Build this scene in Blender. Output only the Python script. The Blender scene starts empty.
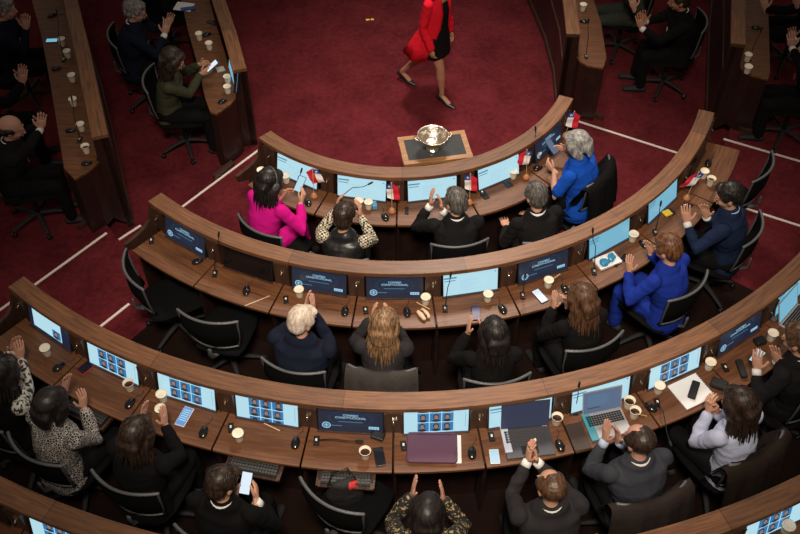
import bpy, bmesh, math, random
from mathutils import Vector, Matrix, noise
random.seed(7)
PI = math.pi
R_ = math.radians
SC = bpy.context.scene
COL = SC.collection

# ------------------------------------------------------------------ camera
CAM_POS = Vector((0.198, -8.562, 7.216))
YAW, PITCH, FPX = -0.022, R_(48.26), 950.0
cam_d = bpy.data.cameras.new('camera'); cam = bpy.data.objects.new('camera', cam_d)
COL.objects.link(cam)
cam_d.sensor_width = 36.0; cam_d.lens = 36.0 * FPX / 800.0
cam_d.clip_end = 100
CF = Vector((math.sin(YAW)*math.cos(PITCH), math.cos(YAW)*math.cos(PITCH), -math.sin(PITCH)))
CR = Vector((math.cos(YAW), -math.sin(YAW), 0)); CU = CR.cross(CF)
cam.matrix_world = Matrix(((CR.x, CU.x, -CF.x, CAM_POS.x), (CR.y, CU.y, -CF.y, CAM_POS.y), (CR.z, CU.z, -CF.z, CAM_POS.z), (0, 0, 0, 1)))
SC.camera = cam
SC.view_settings.view_transform = 'Standard'
SC.view_settings.look = 'None'
SC.view_settings.gamma = 1.0
SC.view_settings.exposure = 0.0

# ------------------------------------------------------------------ world + hall lights
wd = bpy.data.worlds.new('hall_ambient'); SC.world = wd; wd.use_nodes = True
wd.node_tree.nodes['Background'].inputs[0].default_value = (1.0, 0.86, 0.74, 1)
wd.node_tree.nodes['Background'].inputs[1].default_value = 0.15
def area(name, loc, target, size, power, col, spread=180):
    d = bpy.data.lights.new(name, 'AREA'); d.shape = 'DISK'; d.size = size; d.energy = power; d.color = col
    d.spread = R_(spread)
    o = bpy.data.objects.new(name, d); COL.objects.link(o); o.location = loc
    o.rotation_euler = (Vector(target) - Vector(loc)).to_track_quat('-Z', 'Y').to_euler()
    return o
def spot(name, loc, target, size, power, col, ang, blend=1.0):
    d = bpy.data.lights.new(name, 'SPOT'); d.energy = power; d.color = col; d.spot_size = R_(ang); d.spot_blend = blend
    d.shadow_soft_size = size
    o = bpy.data.objects.new(name, d); COL.objects.link(o); o.location = loc
    o.rotation_euler = (Vector(target) - Vector(loc)).to_track_quat('-Z', 'Y').to_euler()
    return o
spot('ceiling_light_gallery', (0.2, -8.8, 10.6), (0.40, -2.7, .6), .9, 5700, (1.0, .86, .71), 44)
spot('ceiling_light_centre', (1.0, 3.0, 9.6), (0.6, -2.5, .8), 1.0, 3500, (1.0, .86, .74), 46)
spot('ceiling_light_well', (0.3, 2.4, 9.4), (0.2, .9, 0), .5, 2000, (1.0, .88, .78), 32)

# ------------------------------------------------------------------ materials
_m = {}
def mat(name, col, rough=.6, metal=0.0, emit=None, estr=1.0, spec=.5, bump=None, var=None, coat=0):
    """plain surface; bump = (scale, strength); var = (scale, amount) of noise in the colour"""
    if name in _m: return _m[name]
    m = bpy.data.materials.new(name); m.use_nodes = True; nt = m.node_tree; b = nt.nodes['Principled BSDF']
    b.inputs['Base Color'].default_value = (*col, 1); b.inputs['Roughness'].default_value = rough
    b.inputs['Metallic'].default_value = metal; b.inputs['Specular IOR Level'].default_value = spec
    b.inputs['Coat Weight'].default_value = coat
    if emit:
        b.inputs['Emission Color'].default_value = (*emit, 1); b.inputs['Emission Strength'].default_value = estr
    tc = nt.nodes.new('ShaderNodeTexCoord')
    if var:
        n = nt.nodes.new('ShaderNodeTexNoise'); n.inputs['Scale'].default_value = var[0]; n.inputs['Detail'].default_value = 4
        nt.links.new(tc.outputs['Object'], n.inputs['Vector'])
        mx = nt.nodes.new('ShaderNodeMix'); mx.data_type = 'RGBA'
        mx.inputs[6].default_value = (*[c*(1-var[1]) for c in col], 1); mx.inputs[7].default_value = (*[min(1, c*(1+var[1])) for c in col], 1)
        nt.links.new(n.outputs['Fac'], mx.inputs[0]); nt.links.new(mx.outputs[2], b.inputs['Base Color'])
    if bump:
        n2 = nt.nodes.new('ShaderNodeTexNoise'); n2.inputs['Scale'].default_value = bump[0]; n2.inputs['Detail'].default_value = 5
        nt.links.new(tc.outputs['Object'], n2.inputs['Vector'])
        bp = nt.nodes.new('ShaderNodeBump'); bp.inputs['Strength'].default_value = bump[1]; bp.inputs['Distance'].default_value = .01
        nt.links.new(n2.outputs['Fac'], bp.inputs['Height']); nt.links.new(bp.outputs[0], b.inputs['Normal'])
    _m[name] = m
    return m
def wood(name, dark, light, rough=.35, uv=True, scale=(1.6, 22.0), seg=None, coat=.25):
    if name in _m: return _m[name]
    m = bpy.data.materials.new(name); m.use_nodes = True; nt = m.node_tree; b = nt.nodes['Principled BSDF']
    b.inputs['Roughness'].default_value = rough; b.inputs['Coat Weight'].default_value = coat; b.inputs['Coat Roughness'].default_value = .25
    tc = nt.nodes.new('ShaderNodeTexCoord'); mp = nt.nodes.new('ShaderNodeMapping')
    mp.inputs['Scale'].default_value = (scale[0], scale[1], scale[1]*.5)
    nt.links.new(tc.outputs['UV' if uv else 'Object'], mp.inputs['Vector'])
    n = nt.nodes.new('ShaderNodeTexNoise'); n.inputs['Scale'].default_value = 1.6; n.inputs['Detail'].default_value = 6; n.inputs['Roughness'].default_value = .62
    n.inputs['Distortion'].default_value = .6
    nt.links.new(mp.outputs[0], n.inputs['Vector'])
    cr = nt.nodes.new('ShaderNodeValToRGB'); e = cr.color_ramp.elements
    e[0].position = .32; e[0].color = (*dark, 1); e[1].position = .70; e[1].color = (*light, 1)
    nt.links.new(n.outputs['Fac'], cr.inputs[0])
    out = cr.outputs[0]
    if seg:
        sp = nt.nodes.new('ShaderNodeSeparateXYZ'); nt.links.new(tc.outputs['UV'], sp.inputs[0])
        dv = nt.nodes.new('ShaderNodeMath'); dv.operation = 'DIVIDE'; dv.inputs[1].default_value = seg; nt.links.new(sp.outputs[0], dv.inputs[0])
        fl = nt.nodes.new('ShaderNodeMath'); fl.operation = 'FLOOR'; nt.links.new(dv.outputs[0], fl.inputs[0])
        wn = nt.nodes.new('ShaderNodeTexWhiteNoise'); wn.noise_dimensions = '1D'; nt.links.new(fl.outputs[0], wn.inputs['W'])
        mr = nt.nodes.new('ShaderNodeMapRange'); mr.inputs[3].default_value = .78; mr.inputs[4].default_value = 1.18
        nt.links.new(wn.outputs[0], mr.inputs[0])
        fr = nt.nodes.new('ShaderNodeMath'); fr.operation = 'FRACT'; nt.links.new(dv.outputs[0], fr.inputs[0])
        lt = nt.nodes.new('ShaderNodeMath'); lt.operation = 'GREATER_THAN'; lt.inputs[1].default_value = .006/seg; nt.links.new(fr.outputs[0], lt.inputs[0])
        mu = nt.nodes.new('ShaderNodeMath'); mu.operation = 'MULTIPLY'; nt.links.new(mr.outputs[0], mu.inputs[0])
        ad = nt.nodes.new('ShaderNodeMath'); ad.operation = 'MAXIMUM'; ad.inputs[1].default_value = .45; nt.links.new(lt.outputs[0], ad.inputs[0]); nt.links.new(ad.outputs[0], mu.inputs[1])
        vm = nt.nodes.new('ShaderNodeVectorMath'); vm.operation = 'SCALE'; nt.links.new(out, vm.inputs[0]); nt.links.new(mu.outputs[0], vm.inputs['Scale'])
        out = vm.outputs[0]
    nt.links.new(out, b.inputs['Base Color'])
    bp = nt.nodes.new('ShaderNodeBump'); bp.inputs['Strength'].default_value = .12; bp.inputs['Distance'].default_value = .004
    nt.links.new(n.outputs['Fac'], bp.inputs['Height']); nt.links.new(bp.outputs[0], b.inputs['Normal'])
    _m[name] = m
    return m
def cloth(name, col, rough=.92, var=.25, vs=7):
    return mat('cloth_'+name, col, rough, var=(vs, var), bump=(26, .55), spec=.14)
def patterned(name, c1, c2, scale, kind='voronoi', thr=.5):
    if name in _m: return _m[name]
    m = bpy.data.materials.new(name); m.use_nodes = True; nt = m.node_tree; b = nt.nodes['Principled BSDF']; b.inputs['Roughness'].default_value = .8
    tc = nt.nodes.new('ShaderNodeTexCoord')
    if kind == 'checker':
        n = nt.nodes.new('ShaderNodeTexChecker'); n.inputs['Scale'].default_value = scale; o = n.outputs['Fac']
    elif kind == 'voronoi':
        n = nt.nodes.new('ShaderNodeTexVoronoi'); n.feature = 'DISTANCE_TO_EDGE'; n.inputs['Scale'].default_value = scale; o = n.outputs['Distance']
    else:
        n = nt.nodes.new('ShaderNodeTexNoise'); n.inputs['Scale'].default_value = scale; n.inputs['Detail'].default_value = 2; o = n.outputs['Fac']
    nt.links.new(tc.outputs['Object'], n.inputs['Vector'])
    cr = nt.nodes.new('ShaderNodeValToRGB'); cr.color_ramp.interpolation = 'CONSTANT'; e = cr.color_ramp.elements
    e[0].position = 0; e[0].color = (*c1, 1); e[1].position = thr; e[1].color = (*c2, 1)
    nt.links.new(o, cr.inputs[0]); nt.links.new(cr.outputs[0], b.inputs['Base Color'])
    _m[name] = m
    return m
def hair_mat(name, c1, c2, rough=.45):
    if name in _m: return _m[name]
    m = bpy.data.materials.new(name); m.use_nodes = True; nt = m.node_tree; b = nt.nodes['Principled BSDF']; b.inputs['Roughness'].default_value = rough
    tc = nt.nodes.new('ShaderNodeTexCoord'); mp = nt.nodes.new('ShaderNodeMapping'); mp.inputs['Scale'].default_value = (70, 26, 9)
    nt.links.new(tc.outputs['Object'], mp.inputs[0])
    n = nt.nodes.new('ShaderNodeTexNoise'); n.inputs['Scale'].default_value = 1.3; n.inputs['Detail'].default_value = 4; nt.links.new(mp.outputs[0], n.inputs['Vector'])
    cr = nt.nodes.new('ShaderNodeValToRGB'); e = cr.color_ramp.elements; e[0].position = .35; e[0].color = (*c1, 1); e[1].position = .66; e[1].color = (*c2, 1)
    nt.links.new(n.outputs['Fac'], cr.inputs[0]); nt.links.new(cr.outputs[0], b.inputs['Base Color'])
    bp = nt.nodes.new('ShaderNodeBump'); bp.inputs['Strength'].default_value = .45; bp.inputs['Distance'].default_value = .004
    nt.links.new(n.outputs['Fac'], bp.inputs['Height']); nt.links.new(bp.outputs[0], b.inputs['Normal'])
    _m[name] = m
    return m
def carpet_mat():
    m = bpy.data.materials.new('red_carpet'); m.use_nodes = True; nt = m.node_tree; b = nt.nodes['Principled BSDF']
    b.inputs['Roughness'].default_value = 1.0; b.inputs['Specular IOR Level'].default_value = .05
    b.inputs['Sheen Weight'].default_value = .15; b.inputs['Sheen Tint'].default_value = (.8, .2, .2, 1)
    tc = nt.nodes.new('ShaderNodeTexCoord')
    n1 = nt.nodes.new('ShaderNodeTexNoise'); n1.inputs['Scale'].default_value = 2.2; n1.inputs['Detail'].default_value = 5; n1.inputs['Roughness'].default_value = .6
    n2 = nt.nodes.new('ShaderNodeTexNoise'); n2.inputs['Scale'].default_value = 16; n2.inputs['Detail'].default_value = 6; n2.inputs['Roughness'].default_value = .75
    for n in (n1, n2): nt.links.new(tc.outputs['Object'], n.inputs['Vector'])
    mx = nt.nodes.new('ShaderNodeMath'); mx.operation = 'ADD'; nt.links.new(n1.outputs['Fac'], mx.inputs[0]); nt.links.new(n2.outputs['Fac'], mx.inputs[1])
    cr = nt.nodes.new('ShaderNodeValToRGB'); e = cr.color_ramp.elements
    e[0].position = .72/2*1.0; e[0].color = (.055, .0066, .010, 1); e[1].position = .66; e[1].color = (.150, .021, .027, 1)
    dv = nt.nodes.new('ShaderNodeMath'); dv.operation = 'MULTIPLY'; dv.inputs[1].default_value = .5; nt.links.new(mx.outputs[0], dv.inputs[0])
    nt.links.new(dv.outputs[0], cr.inputs[0]); nt.links.new(cr.outputs[0], b.inputs['Base Color'])
    bp = nt.nodes.new('ShaderNodeBump'); bp.inputs['Strength'].default_value = .5; bp.inputs['Distance'].default_value = .01
    nt.links.new(n2.outputs['Fac'], bp.inputs['Height']); nt.links.new(bp.outputs[0], b.inputs['Normal'])
    return m
M_CARPET = carpet_mat()
M_RIM = wood('walnut_rim', (.085, .034, .0135), (.235, .100, .040), .52, seg=1.45, scale=(2.2, 30), coat=.08)
M_DESK = wood('walnut_desktop', (.075, .026, .009), (.195, .076, .027), .52, scale=(2.2, 24), coat=.06)
M_PANEL = wood('dark_walnut_panel', (.011, .0042, .003), (.026, .0095, .006), .5, uv=False, scale=(6, 6))
M_POST = wood('dark_walnut_post', (.030, .013, .0075), (.070, .031, .018), .45, uv=False, scale=(10, 2))
M_OAK = wood('honey_oak', (.24, .11, .04), (.42, .22, .09), .4, uv=False, scale=(3, 14))
M_SEAM = mat('black_gap', (.004, .003, .003), .9)
M_STRIP = mat('pale_metal_strip', (.82, .74, .68), .5, .1)
M_BLACK = mat('black_plastic', (.012, .012, .013), .35)
M_BLACKM = mat('black_matte', (.010, .010, .011), .75, bump=(60, .3))
M_MESH = mat('black_mesh_fabric', (.005, .005, .0055), .95, bump=(120, .4), spec=.08)
M_GREY = mat('grey_plastic_frame', (.085, .088, .092), .42)
M_METAL = mat('brushed_steel', (.55, .53, .50), .3, 1.0)
M_GLINT = mat('polished_catch', (.8, .72, .6), .2, 1.0)
M_CUP = mat('cream_paper_cup', (.80, .72, .58), .55, var=(9, .05))
M_CUPIN = mat('cream_lid', (.88, .82, .66), .5)
M_COFFEE = mat('black_coffee', (.035, .014, .007), .15)
M_SLEEVE = mat('kraft_sleeve', (.50, .34, .17), .7)
M_WHITE = mat('white_paper', (.82, .82, .82), .6)
M_GLASSD = mat('dark_phone_glass', (.012, .014, .022), .12)
M_SILVER = mat('silver_aluminium', (.60, .60, .62), .35, .6)

def em(name, col, s=1.0): return mat('lit_'+name, (.02, .02, .02), .3, emit=col, estr=s)
E_WEB = em('pale_blue', (.50, .80, .92), .88)
E_WEBB = em('sky_blue', (.22, .58, .78), .75)
E_BAR = em('teal_bar', (.08, .36, .58), .7)
E_BARD = em('navy_bar', (.02, .09, .20), .7)
E_TILE = em('portrait_blue', (.03, .24, .55), .75)
E_SKIN = em('portrait_face', (.46, .26, .20), .65)
E_DARK = em('portrait_hair', (.015, .02, .035), .7)
E_NAVY = em('navy_background', (.004, .014, .040), .8)
E_NAVY2 = em('blue_glow_band', (.004, .026, .068), .8)
E_TXT = em('blue_white_text', (.38, .66, .86), .9)
E_TXT2 = em('dim_blue_text', (.10, .26, .44), .9)
E_WHITE = em('white_screen', (.75, .88, 1.0), .95)
E_PHONE = em('phone_blue', (.16, .38, .80), .8)
E_LAPT = em('laptop_slate', (.12, .19, .32), .7)
E_OFF = mat('dark_screen_glass', (.006, .006, .007), .18)

# ------------------------------------------------------------------ mesh builder
def tag(o, label=None, cat=None, group=None, kind=None):
    if label: o['label'] = label
    if cat: o['category'] = cat
    if group: o['group'] = group
    if kind: o['kind'] = kind
    return o
def empty(name, loc=(0, 0, 0), rz=0.0):
    o = bpy.data.objects.new(name, None); COL.objects.link(o); o.location = loc; o.rotation_euler = (0, 0, rz)
    o.empty_display_size = .1
    return o
class MB:
    def __init__(s): s.v = []; s.f = []; s.m = []; s.uv = []; s.sm = []
    def add(s, vs, fs, mi=0, uvs=None, smooth=False):
        b = len(s.v); s.v += [tuple(p) for p in vs]
        for k, f in enumerate(fs):
            s.f.append([b+i for i in f]); s.m.append(mi); s.sm.append(smooth)
            s.uv.append([(uvs[i] if uvs else (vs[i][0], vs[i][1])) for i in f])
        return s
    def box(s, c, d, mi=0, rz=0, mtx=None, taper=1.0):
        x, y, z = d[0]/2, d[1]/2, d[2]/2
        vs = [Vector((sx*x*(taper if sz > 0 else 1), sy*y*(taper if sz > 0 else 1), sz*z)) for sz in (-1, 1) for sy in (-1, 1) for sx in (-1, 1)]
        r = mtx if mtx else Matrix.Rotation(rz, 3, 'Z')
        vs = [r @ p + Vector(c) for p in vs]
        return s.add(vs, [(0, 2, 3, 1), (4, 5, 7, 6), (0, 1, 5, 4), (2, 6, 7, 3), (0, 4, 6, 2), (1, 3, 7, 5)], mi)
    def loft(s, pts, ra, rb=None, side=(1, 0, 0), n=12, mi=0, caps=True, smooth=True):
        """tube through pts, ellipse radii ra (along side) / rb; rounded ends"""
        pts = [Vector(p) for p in pts]
        rb = rb or ra
        side = Vector(side)
        P = list(pts); A = list(ra); B = list(rb)
        if caps:
            d0 = (pts[0]-pts[1]).normalized(); d1 = (pts[-1]-pts[-2]).normalized()
            r0 = min(ra[0], rb[0]); r1 = min(ra[-1], rb[-1])
            P = [pts[0]+d0*r0, pts[0]+d0*r0*.8, pts[0]+d0*r0*.45] + P + [pts[-1]+d1*r1*.45, pts[-1]+d1*r1*.8, pts[-1]+d1*r1]
            A = [ra[0]*.12, ra[0]*.6, ra[0]*.89] + A + [ra[-1]*.89, ra[-1]*.6, ra[-1]*.12]
            B = [rb[0]*.12, rb[0]*.6, rb[0]*.89] + B + [rb[-1]*.89, rb[-1]*.6, rb[-1]*.12]
        vs = []
        for i, p in enumerate(P):
            t = (P[min(i+1, len(P)-1)]-P[max(i-1, 0)]).normalized()
            a = side - t*side.dot(t)
            if a.length < 1e-3: a = Vector((0, 1, 0)) - t*t.y
            a.normalize(); b = t.cross(a)
            for k in range(n):
                w = 2*PI*k/n
                vs.append(p + a*A[i]*math.cos(w) + b*B[i]*math.sin(w))
        fs = []
        for i in range(len(P)-1):
            for k in range(n):
                fs.append((i*n+k, i*n+(k+1) % n, (i+1)*n+(k+1) % n, (i+1)*n+k))
        fs.append(tuple(range(n))[::-1]); fs.append(tuple((len(P)-1)*n+k for k in range(n)))
        return s.add(vs, fs, mi, smooth=smooth)
    def tube(s, pts, r, n=8, mi=0): return s.loft(pts, [r]*len(pts), n=n, mi=mi, caps=False)
    def ell(s, c, r, mi=0, mtx=None, nu=16, nv=10):
        vs = []; c = Vector(c)
        for j in range(nv+1):
            th = PI*j/nv
            for i in range(nu):
                ph = 2*PI*i/nu
                p = Vector((r[0]*math.sin(th)*math.cos(ph), r[1]*math.sin(th)*math.sin(ph), r[2]*math.cos(th)))
                vs.append((mtx @ p if mtx else p)+c)
        fs = [(j*nu+i, (j+1)*nu+i, (j+1)*nu+(i+1) % nu, j*nu+(i+1) % nu) for j in range(nv) for i in range(nu)]
        return s.add(vs, fs, mi, smooth=True)
    def lathe(s, prof, c=(0, 0, 0), n=20, mi=0, mtx=None):
        vs = []; c = Vector(c)
        for r, z in prof:
            for k in range(n):
                p = Vector((r*math.cos(2*PI*k/n), r*math.sin(2*PI*k/n), z)); vs.append((mtx @ p if mtx else p)+c)
        fs = [(i*n+k, i*n+(k+1) % n, (i+1)*n+(k+1) % n, (i+1)*n+k) for i in range(len(prof)-1) for k in range(n)]
        return s.add(vs, fs, mi, smooth=True)
    def prism(s, poly, z0, z1, mi=0):
        n = len(poly)
        vs = [(p[0], p[1], z0) for p in poly]+[(p[0], p[1], z1) for p in poly]
        fs = [tuple(range(n))[::-1], tuple(range(n, 2*n))]+[(i, (i+1) % n, n+(i+1) % n, n+i) for i in range(n)]
        return s.add(vs, fs, mi)
    def build(s, name, mats, parent=None, loc=None, rz=None, bevel=0):
        me = bpy.data.meshes.new(name); me.from_pydata(s.v, [], s.f)
        if not isinstance(mats, (list, tuple)): mats = [mats]
        for m in mats: me.materials.append(m)
        me.polygons.foreach_set('material_index', s.m); me.polygons.foreach_set('use_smooth', s.sm)
        ul = me.uv_layers.new(name='UVMap'); flat = [c for f in s.uv for q in f for c in q[:2]]
        ul.data.foreach_set('uv', flat)
        bm = bmesh.new(); bm.from_mesh(me); bmesh.ops.remove_doubles(bm, verts=bm.verts, dist=1e-6); bmesh.ops.recalc_face_normals(bm, faces=bm.faces); bm.to_mesh(me); bm.free()
        me.update()
        o = bpy.data.objects.new(name, me); COL.objects.link(o)
        if parent: o.parent = parent
        if loc is not None: o.location = loc
        if rz is not None: o.rotation_euler = (0, 0, rz)
        if bevel:
            b = o.modifiers.new('bevel', 'BEVEL'); b.width = bevel; b.segments = 2; b.limit_method = 'ANGLE'
        return o
def dup(o, parent=None):
    c = o.copy(); COL.objects.link(c); c.parent = parent
    for ch in o.children: dup(ch, c)
    return c
def solidify_mesh(mb, voxel, smooth_it=2, disp=None):
    """fuse the shapes of mb into one continuous skin and return the mesh"""
    o = mb.build('tmp', _m['black_matte'])
    r = o.modifiers.new('r', 'REMESH'); r.mode = 'VOXEL'; r.voxel_size = voxel; r.use_smooth_shade = True
    s = o.modifiers.new('s', 'SMOOTH'); s.iterations = smooth_it; s.factor = .5
    dg = bpy.context.evaluated_depsgraph_get(); dg.update()
    me = bpy.data.meshes.new_from_object(o.evaluated_get(dg))
    old = o.data; bpy.data.objects.remove(o); bpy.data.meshes.remove(old)
    if disp:
        me.update()
        nn = [v.normal.copy() for v in me.vertices]; off = random.uniform(0, 50)
        for v, q in zip(me.vertices, nn):
            p = v.co*disp[0]; a = noise.noise(Vector((p.x+off, p.y, p.z*.7)))
            b = 1-abs(noise.noise(Vector((p.x*.8, p.y*.8+off, p.z*1.7))))*2
            v.co += q*disp[1]*(a*.6+b*.4)
    me.polygons.foreach_set('use_smooth', [True]*len(me.polygons))
    return me
def link_mesh(name, me, mats, parent):
    me.materials.clear()
    for m in (mats if isinstance(mats, (list, tuple)) else [mats]): me.materials.append(m)
    o = bpy.data.objects.new(name, me); COL.objects.link(o); o.parent = parent
    return o

# ------------------------------------------------------------------ layout of the hall (metres, centre of the hemicycle at the origin)
RAD = [1.795, 3.18, 4.64, 6.03]; RISE = .1925; RIM_Z = 1.07; DESK_Z = .77; RIM_W = .153; DESK_W = .49
def pol(r, deg): a = R_(deg); return Vector((r*math.sin(a), -r*math.cos(a), 0))
def at(u, v, z):
    """point of the hall at height z on the sight line of pixel (u, v); used once to read positions off the photograph"""
    d = CF + CR*((u-400)/FPX) - CU*((v-267)/FPX)
    t = (z-CAM_POS.z)/d.z
    return CAM_POS + d*t
def azim(p): return math.degrees(math.atan2(p.x, -p.y))
def arc(r, a0, a1, step=2.0):
    n = max(2, int(abs(a1-a0)/step)+1)
    return [(pol(r, a0+(a1-a0)*i/n), pol(1, a0+(a1-a0)*i/n)) for i in range(n+1)]
def line_path(pts, flip=1):
    pts = [Vector((p[0], p[1], 0)) for p in pts]; out = []
    for i, p in enumerate(pts):
        t = (pts[min(i+1, len(pts)-1)]-pts[max(i-1, 0)]).normalized()
        out.append((p, Vector((-t.y, t.x, 0))*flip))
    return out
def strip(mb, path, o0, o1, z0, z1, mi=0):
    """solid band following a path between two outward offsets"""
    vs = []; uvs = []; L = 0; prev = None
    for p, n in path:
        if prev is not None: L += (p+n*o0-prev).length
        prev = p+n*o0
        for o, z in ((o0, z0), (o1, z0), (o1, z1), (o0, z1)):
            q = p+n*o; vs.append((q.x, q.y, z)); uvs.append((L, o+z*.9))
    k = len(path); fs = []
    for i in range(k-1):
        for j in range(4): fs.append((4*i+j, 4*i+(j+1) % 4, 4*(i+1)+(j+1) % 4, 4*(i+1)+j))
    fs.append((0, 1, 2, 3)); fs.append((4*k-4, 4*k-1, 4*k-2, 4*k-3))
    return mb.add(vs, fs, mi, uvs)

# floor and tiers
f = MB(); f.box((0, -1, -.05), (16, 18, .1)); tag(f.build('floor', M_CARPET), kind='structure')
LEG = {
    'L1': [(-2.75, 3.2), (-2.30, 1.9), (-2.03, 1.01), (-1.83, .42), (-1.62, -.27)],
    'L2': [(-4.75, 3.2), (-4.15, 1.9), (-3.62, .68), (-3.26, -.25), (-2.76, -1.60)],
    'R1': [(1.85, .43), (1.87, 1.11), (1.82, 1.8), (1.66, 2.77)],
    'R2': [(3.53, .02), (3.71, .84), (3.95, 2.0), (4.25, 3.2)],
}
def leg_path(k):
    return line_path(LEG[k], -1)
tier_paths = {
    1: leg_path('L2')[:-1] + [(Vector((-2.9, -1.45, 0)), Vector((-.86, -.5, 0)))] + arc(RAD[1], -42, 68, 3) + leg_path('R2'),
    2: line_path([(-6.2, 1.5), (-5.3, -1.0), (-4.2, -2.9)], -1) + arc(RAD[2], -40, 62, 3) + line_path([(4.9, -1.6), (5.3, 1.0), (5.6, 3.0)], -1),
    3: arc(RAD[3], -42, 50, 3),
}
for k, pth in tier_paths.items():
    t = MB(); strip(t, pth, .28, 2.1, RISE*(k-1)-.06, RISE*k)
    tag(t.build('floor_tier', M_CARPET), kind='structure')
# thin dark brown strips over the floor in the seating zone behind each counter
M_DARKSTRIP = mat('dark_brown_strip', (.012, .0062, .0050), 1.0, var=(6, .3), bump=(60, .4), spec=.05)
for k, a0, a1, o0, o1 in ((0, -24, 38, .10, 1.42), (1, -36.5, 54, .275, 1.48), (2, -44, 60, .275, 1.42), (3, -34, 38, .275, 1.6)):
    t = MB(); strip(t, arc(RAD[k], a0, a1, 2), o0, o1, RISE*k, RISE*k+.008); tag(t.build('floor_seating_strip', M_DARKSTRIP), kind='structure')
# pale strips let into the carpet along the aisles
def nosing(a, b, z, w=.026):
    a = Vector((a[0], a[1], 0)); b = Vector((b[0], b[1], 0)); d = (b-a); c = (a+b)/2
    m = MB(); m.box((c.x, c.y, z+.004), (d.length, w, .008), rz=math.atan2(d.y, d.x))
    tag(m.build('trim_%d' % nosing.n, M_STRIP), kind='structure'); nosing.n += 1
nosing.n = 1
nosing((-1.55, -.31), (-2.68, -1.80), 0)
nosing((-2.70, -1.60), (-2.93, -1.86), 0)
nosing((-2.95, -1.90), (-3.80, -3.02), RISE)
nosing((-2.52, -2.83), (-2.95, -3.40), RISE)
nosing((2.10, .22), (3.42, -.44), 0)
nosing((3.66, -.29), (4.60, -.73), RISE)
nosing((3.60, -1.37), (4.60, -1.85), RISE)
nosing((3.00, -2.20), (3.12, -2.85), RISE)
# low wooden kerbs at the feet of the side benches
for a, b, z in (((-2.03, -.87), (-1.86, -.62), 0), ((-3.24, -1.86), (-3.04, -1.58), RISE), ((2.19, .36), (2.40, .25), 0), ((3.86, -.13), (4.06, -.24), RISE)):
    a = Vector((*a, 0)); b = Vector((*b, 0)); c = (a+b)/2; m = MB(); m.box((c.x, c.y, z+.03), ((b-a).length, .045, .06), rz=math.atan2((b-a).y, (b-a).x))
    tag(m.build('trim_%d' % nosing.n, M_POST), kind='structure'); nosing.n += 1

# ------------------------------------------------------------------ curved counters
def counter(tier, path, label, seams=(), rad=None, ends=(), top_extra=0):
    z = RISE*tier
    root = empty('curved_counter', (0, 0, 0)); tag(root, label, 'counter', 'curved wooden counters')
    m = MB(); strip(m, path, 0, RIM_W, z+RIM_Z-.045, z+RIM_Z); m.build('rim_board', M_RIM, root, bevel=.005)
    m = MB(); strip(m, path, .02, .075, z-(RISE if tier else 0), z+RIM_Z-.045); m.build('front_panel', M_PANEL, root)
    # vertical battens and skirting on the public side
    m = MB(); strip(m, path, .004, .02, z-(RISE if tier else 0), z-(RISE if tier else 0)+.10); strip(m, path, .008, .02, z+.62, z+.66); m.build('skirting', M_POST, root)
    for a in seams:
        # post between two screens with its little catch
        c = pol(rad+.128, a); m = MB(); m.box((0, 0, (DESK_Z-.01+RIM_Z-.045)/2+z), (.112, .065, RIM_Z-.045-DESK_Z+.01)); 
        m.box((-.061, -.012, (DESK_Z+RIM_Z-.045)/2+z), (.012, .06, RIM_Z-.045-DESK_Z)); m.box((.061, -.012, (DESK_Z+RIM_Z-.045)/2+z), (.012, .06, RIM_Z-.045-DESK_Z))
        p = m.build('post', M_POST, root, loc=(c.x, c.y, 0), rz=R_(a))
        m = MB(); m.box((0, -.037, z+.935), (.016, .008, .04)); m.box((.022, -.037, z+.955), (.008, .008, .018)); m.loft([(0, -.045, z+.925), (0, -.055, z+.915)], [.006, .006], n=8)
        m.build('catch', M_GLINT, p)
    for (p, n, side, *short) in ends:
        # shaped end cheek: full height under the rim, sweeping down to the desktop
        a = math.atan2(n.y, n.x); m = MB()
        prof = [(0, z-RISE*(1 if tier else 0)), (0, z+RIM_Z-.045), (.15, z+RIM_Z-.045), (.17, z+.96), (.20, z+.88), (.26, z+.83), (.34, z+.805), (DESK_W, z+DESK_Z+.012), (DESK_W, z+DESK_Z-.06), (.34, z+DESK_Z-.12), (.30, z), (.30, z-.0)]
        if short: prof = prof[:3]+[(.155, z+.90), (.165, z+DESK_Z+.02), (.20, z+DESK_Z-.03), (.20, z)]
        t = Vector((-n.y, n.x, 0))*.035*side
        vs = [];
        for o_, zz in prof: q = p+n*o_; vs.append((q.x, q.y, zz))
        for o_, zz in prof: q = p+n*o_+t; vs.append((q.x, q.y, zz))
        k = len(prof); m.add(vs, [tuple(range(k)), tuple(range(k, 2*k))[::-1]]+[(i, (i+1) % k, k+(i+1) % k, k+i) for i in range(k)])
        m.build('end_cheek', M_POST if rad else M_PANEL, root)
    return root
SEAMS = [[-39.8, -19.5, .7, 20.8, 42.0, 62.5],
         [-39.5, -27.8, -16.2, -4.9, 6.2, 17.5, 29.2, 41.7, 54.8, 68.4],
         [-38.2, -30.0, -22.1, -14.2, -6.7, .8, 8.3, 15.8, 23.5, 31.4, 39.5, 47.6, 55.6],
         [-28.75, -22.45, -16.15, -9.85, 9.1, 15.4, 21.6, 27.9, 34.2]]
SPAN = [(-44.2, 68.6), (-41.2, 69.8), (-39.4, 60.0), (-34, 38)]
NAMES = ['first curved walnut counter, innermost ring around the red carpet', 'second curved walnut counter, between the flag desks and the middle row',
         'third and longest curved walnut counter, crossing the whole picture', 'fourth curved walnut counter, cut off by the bottom edge']
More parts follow.
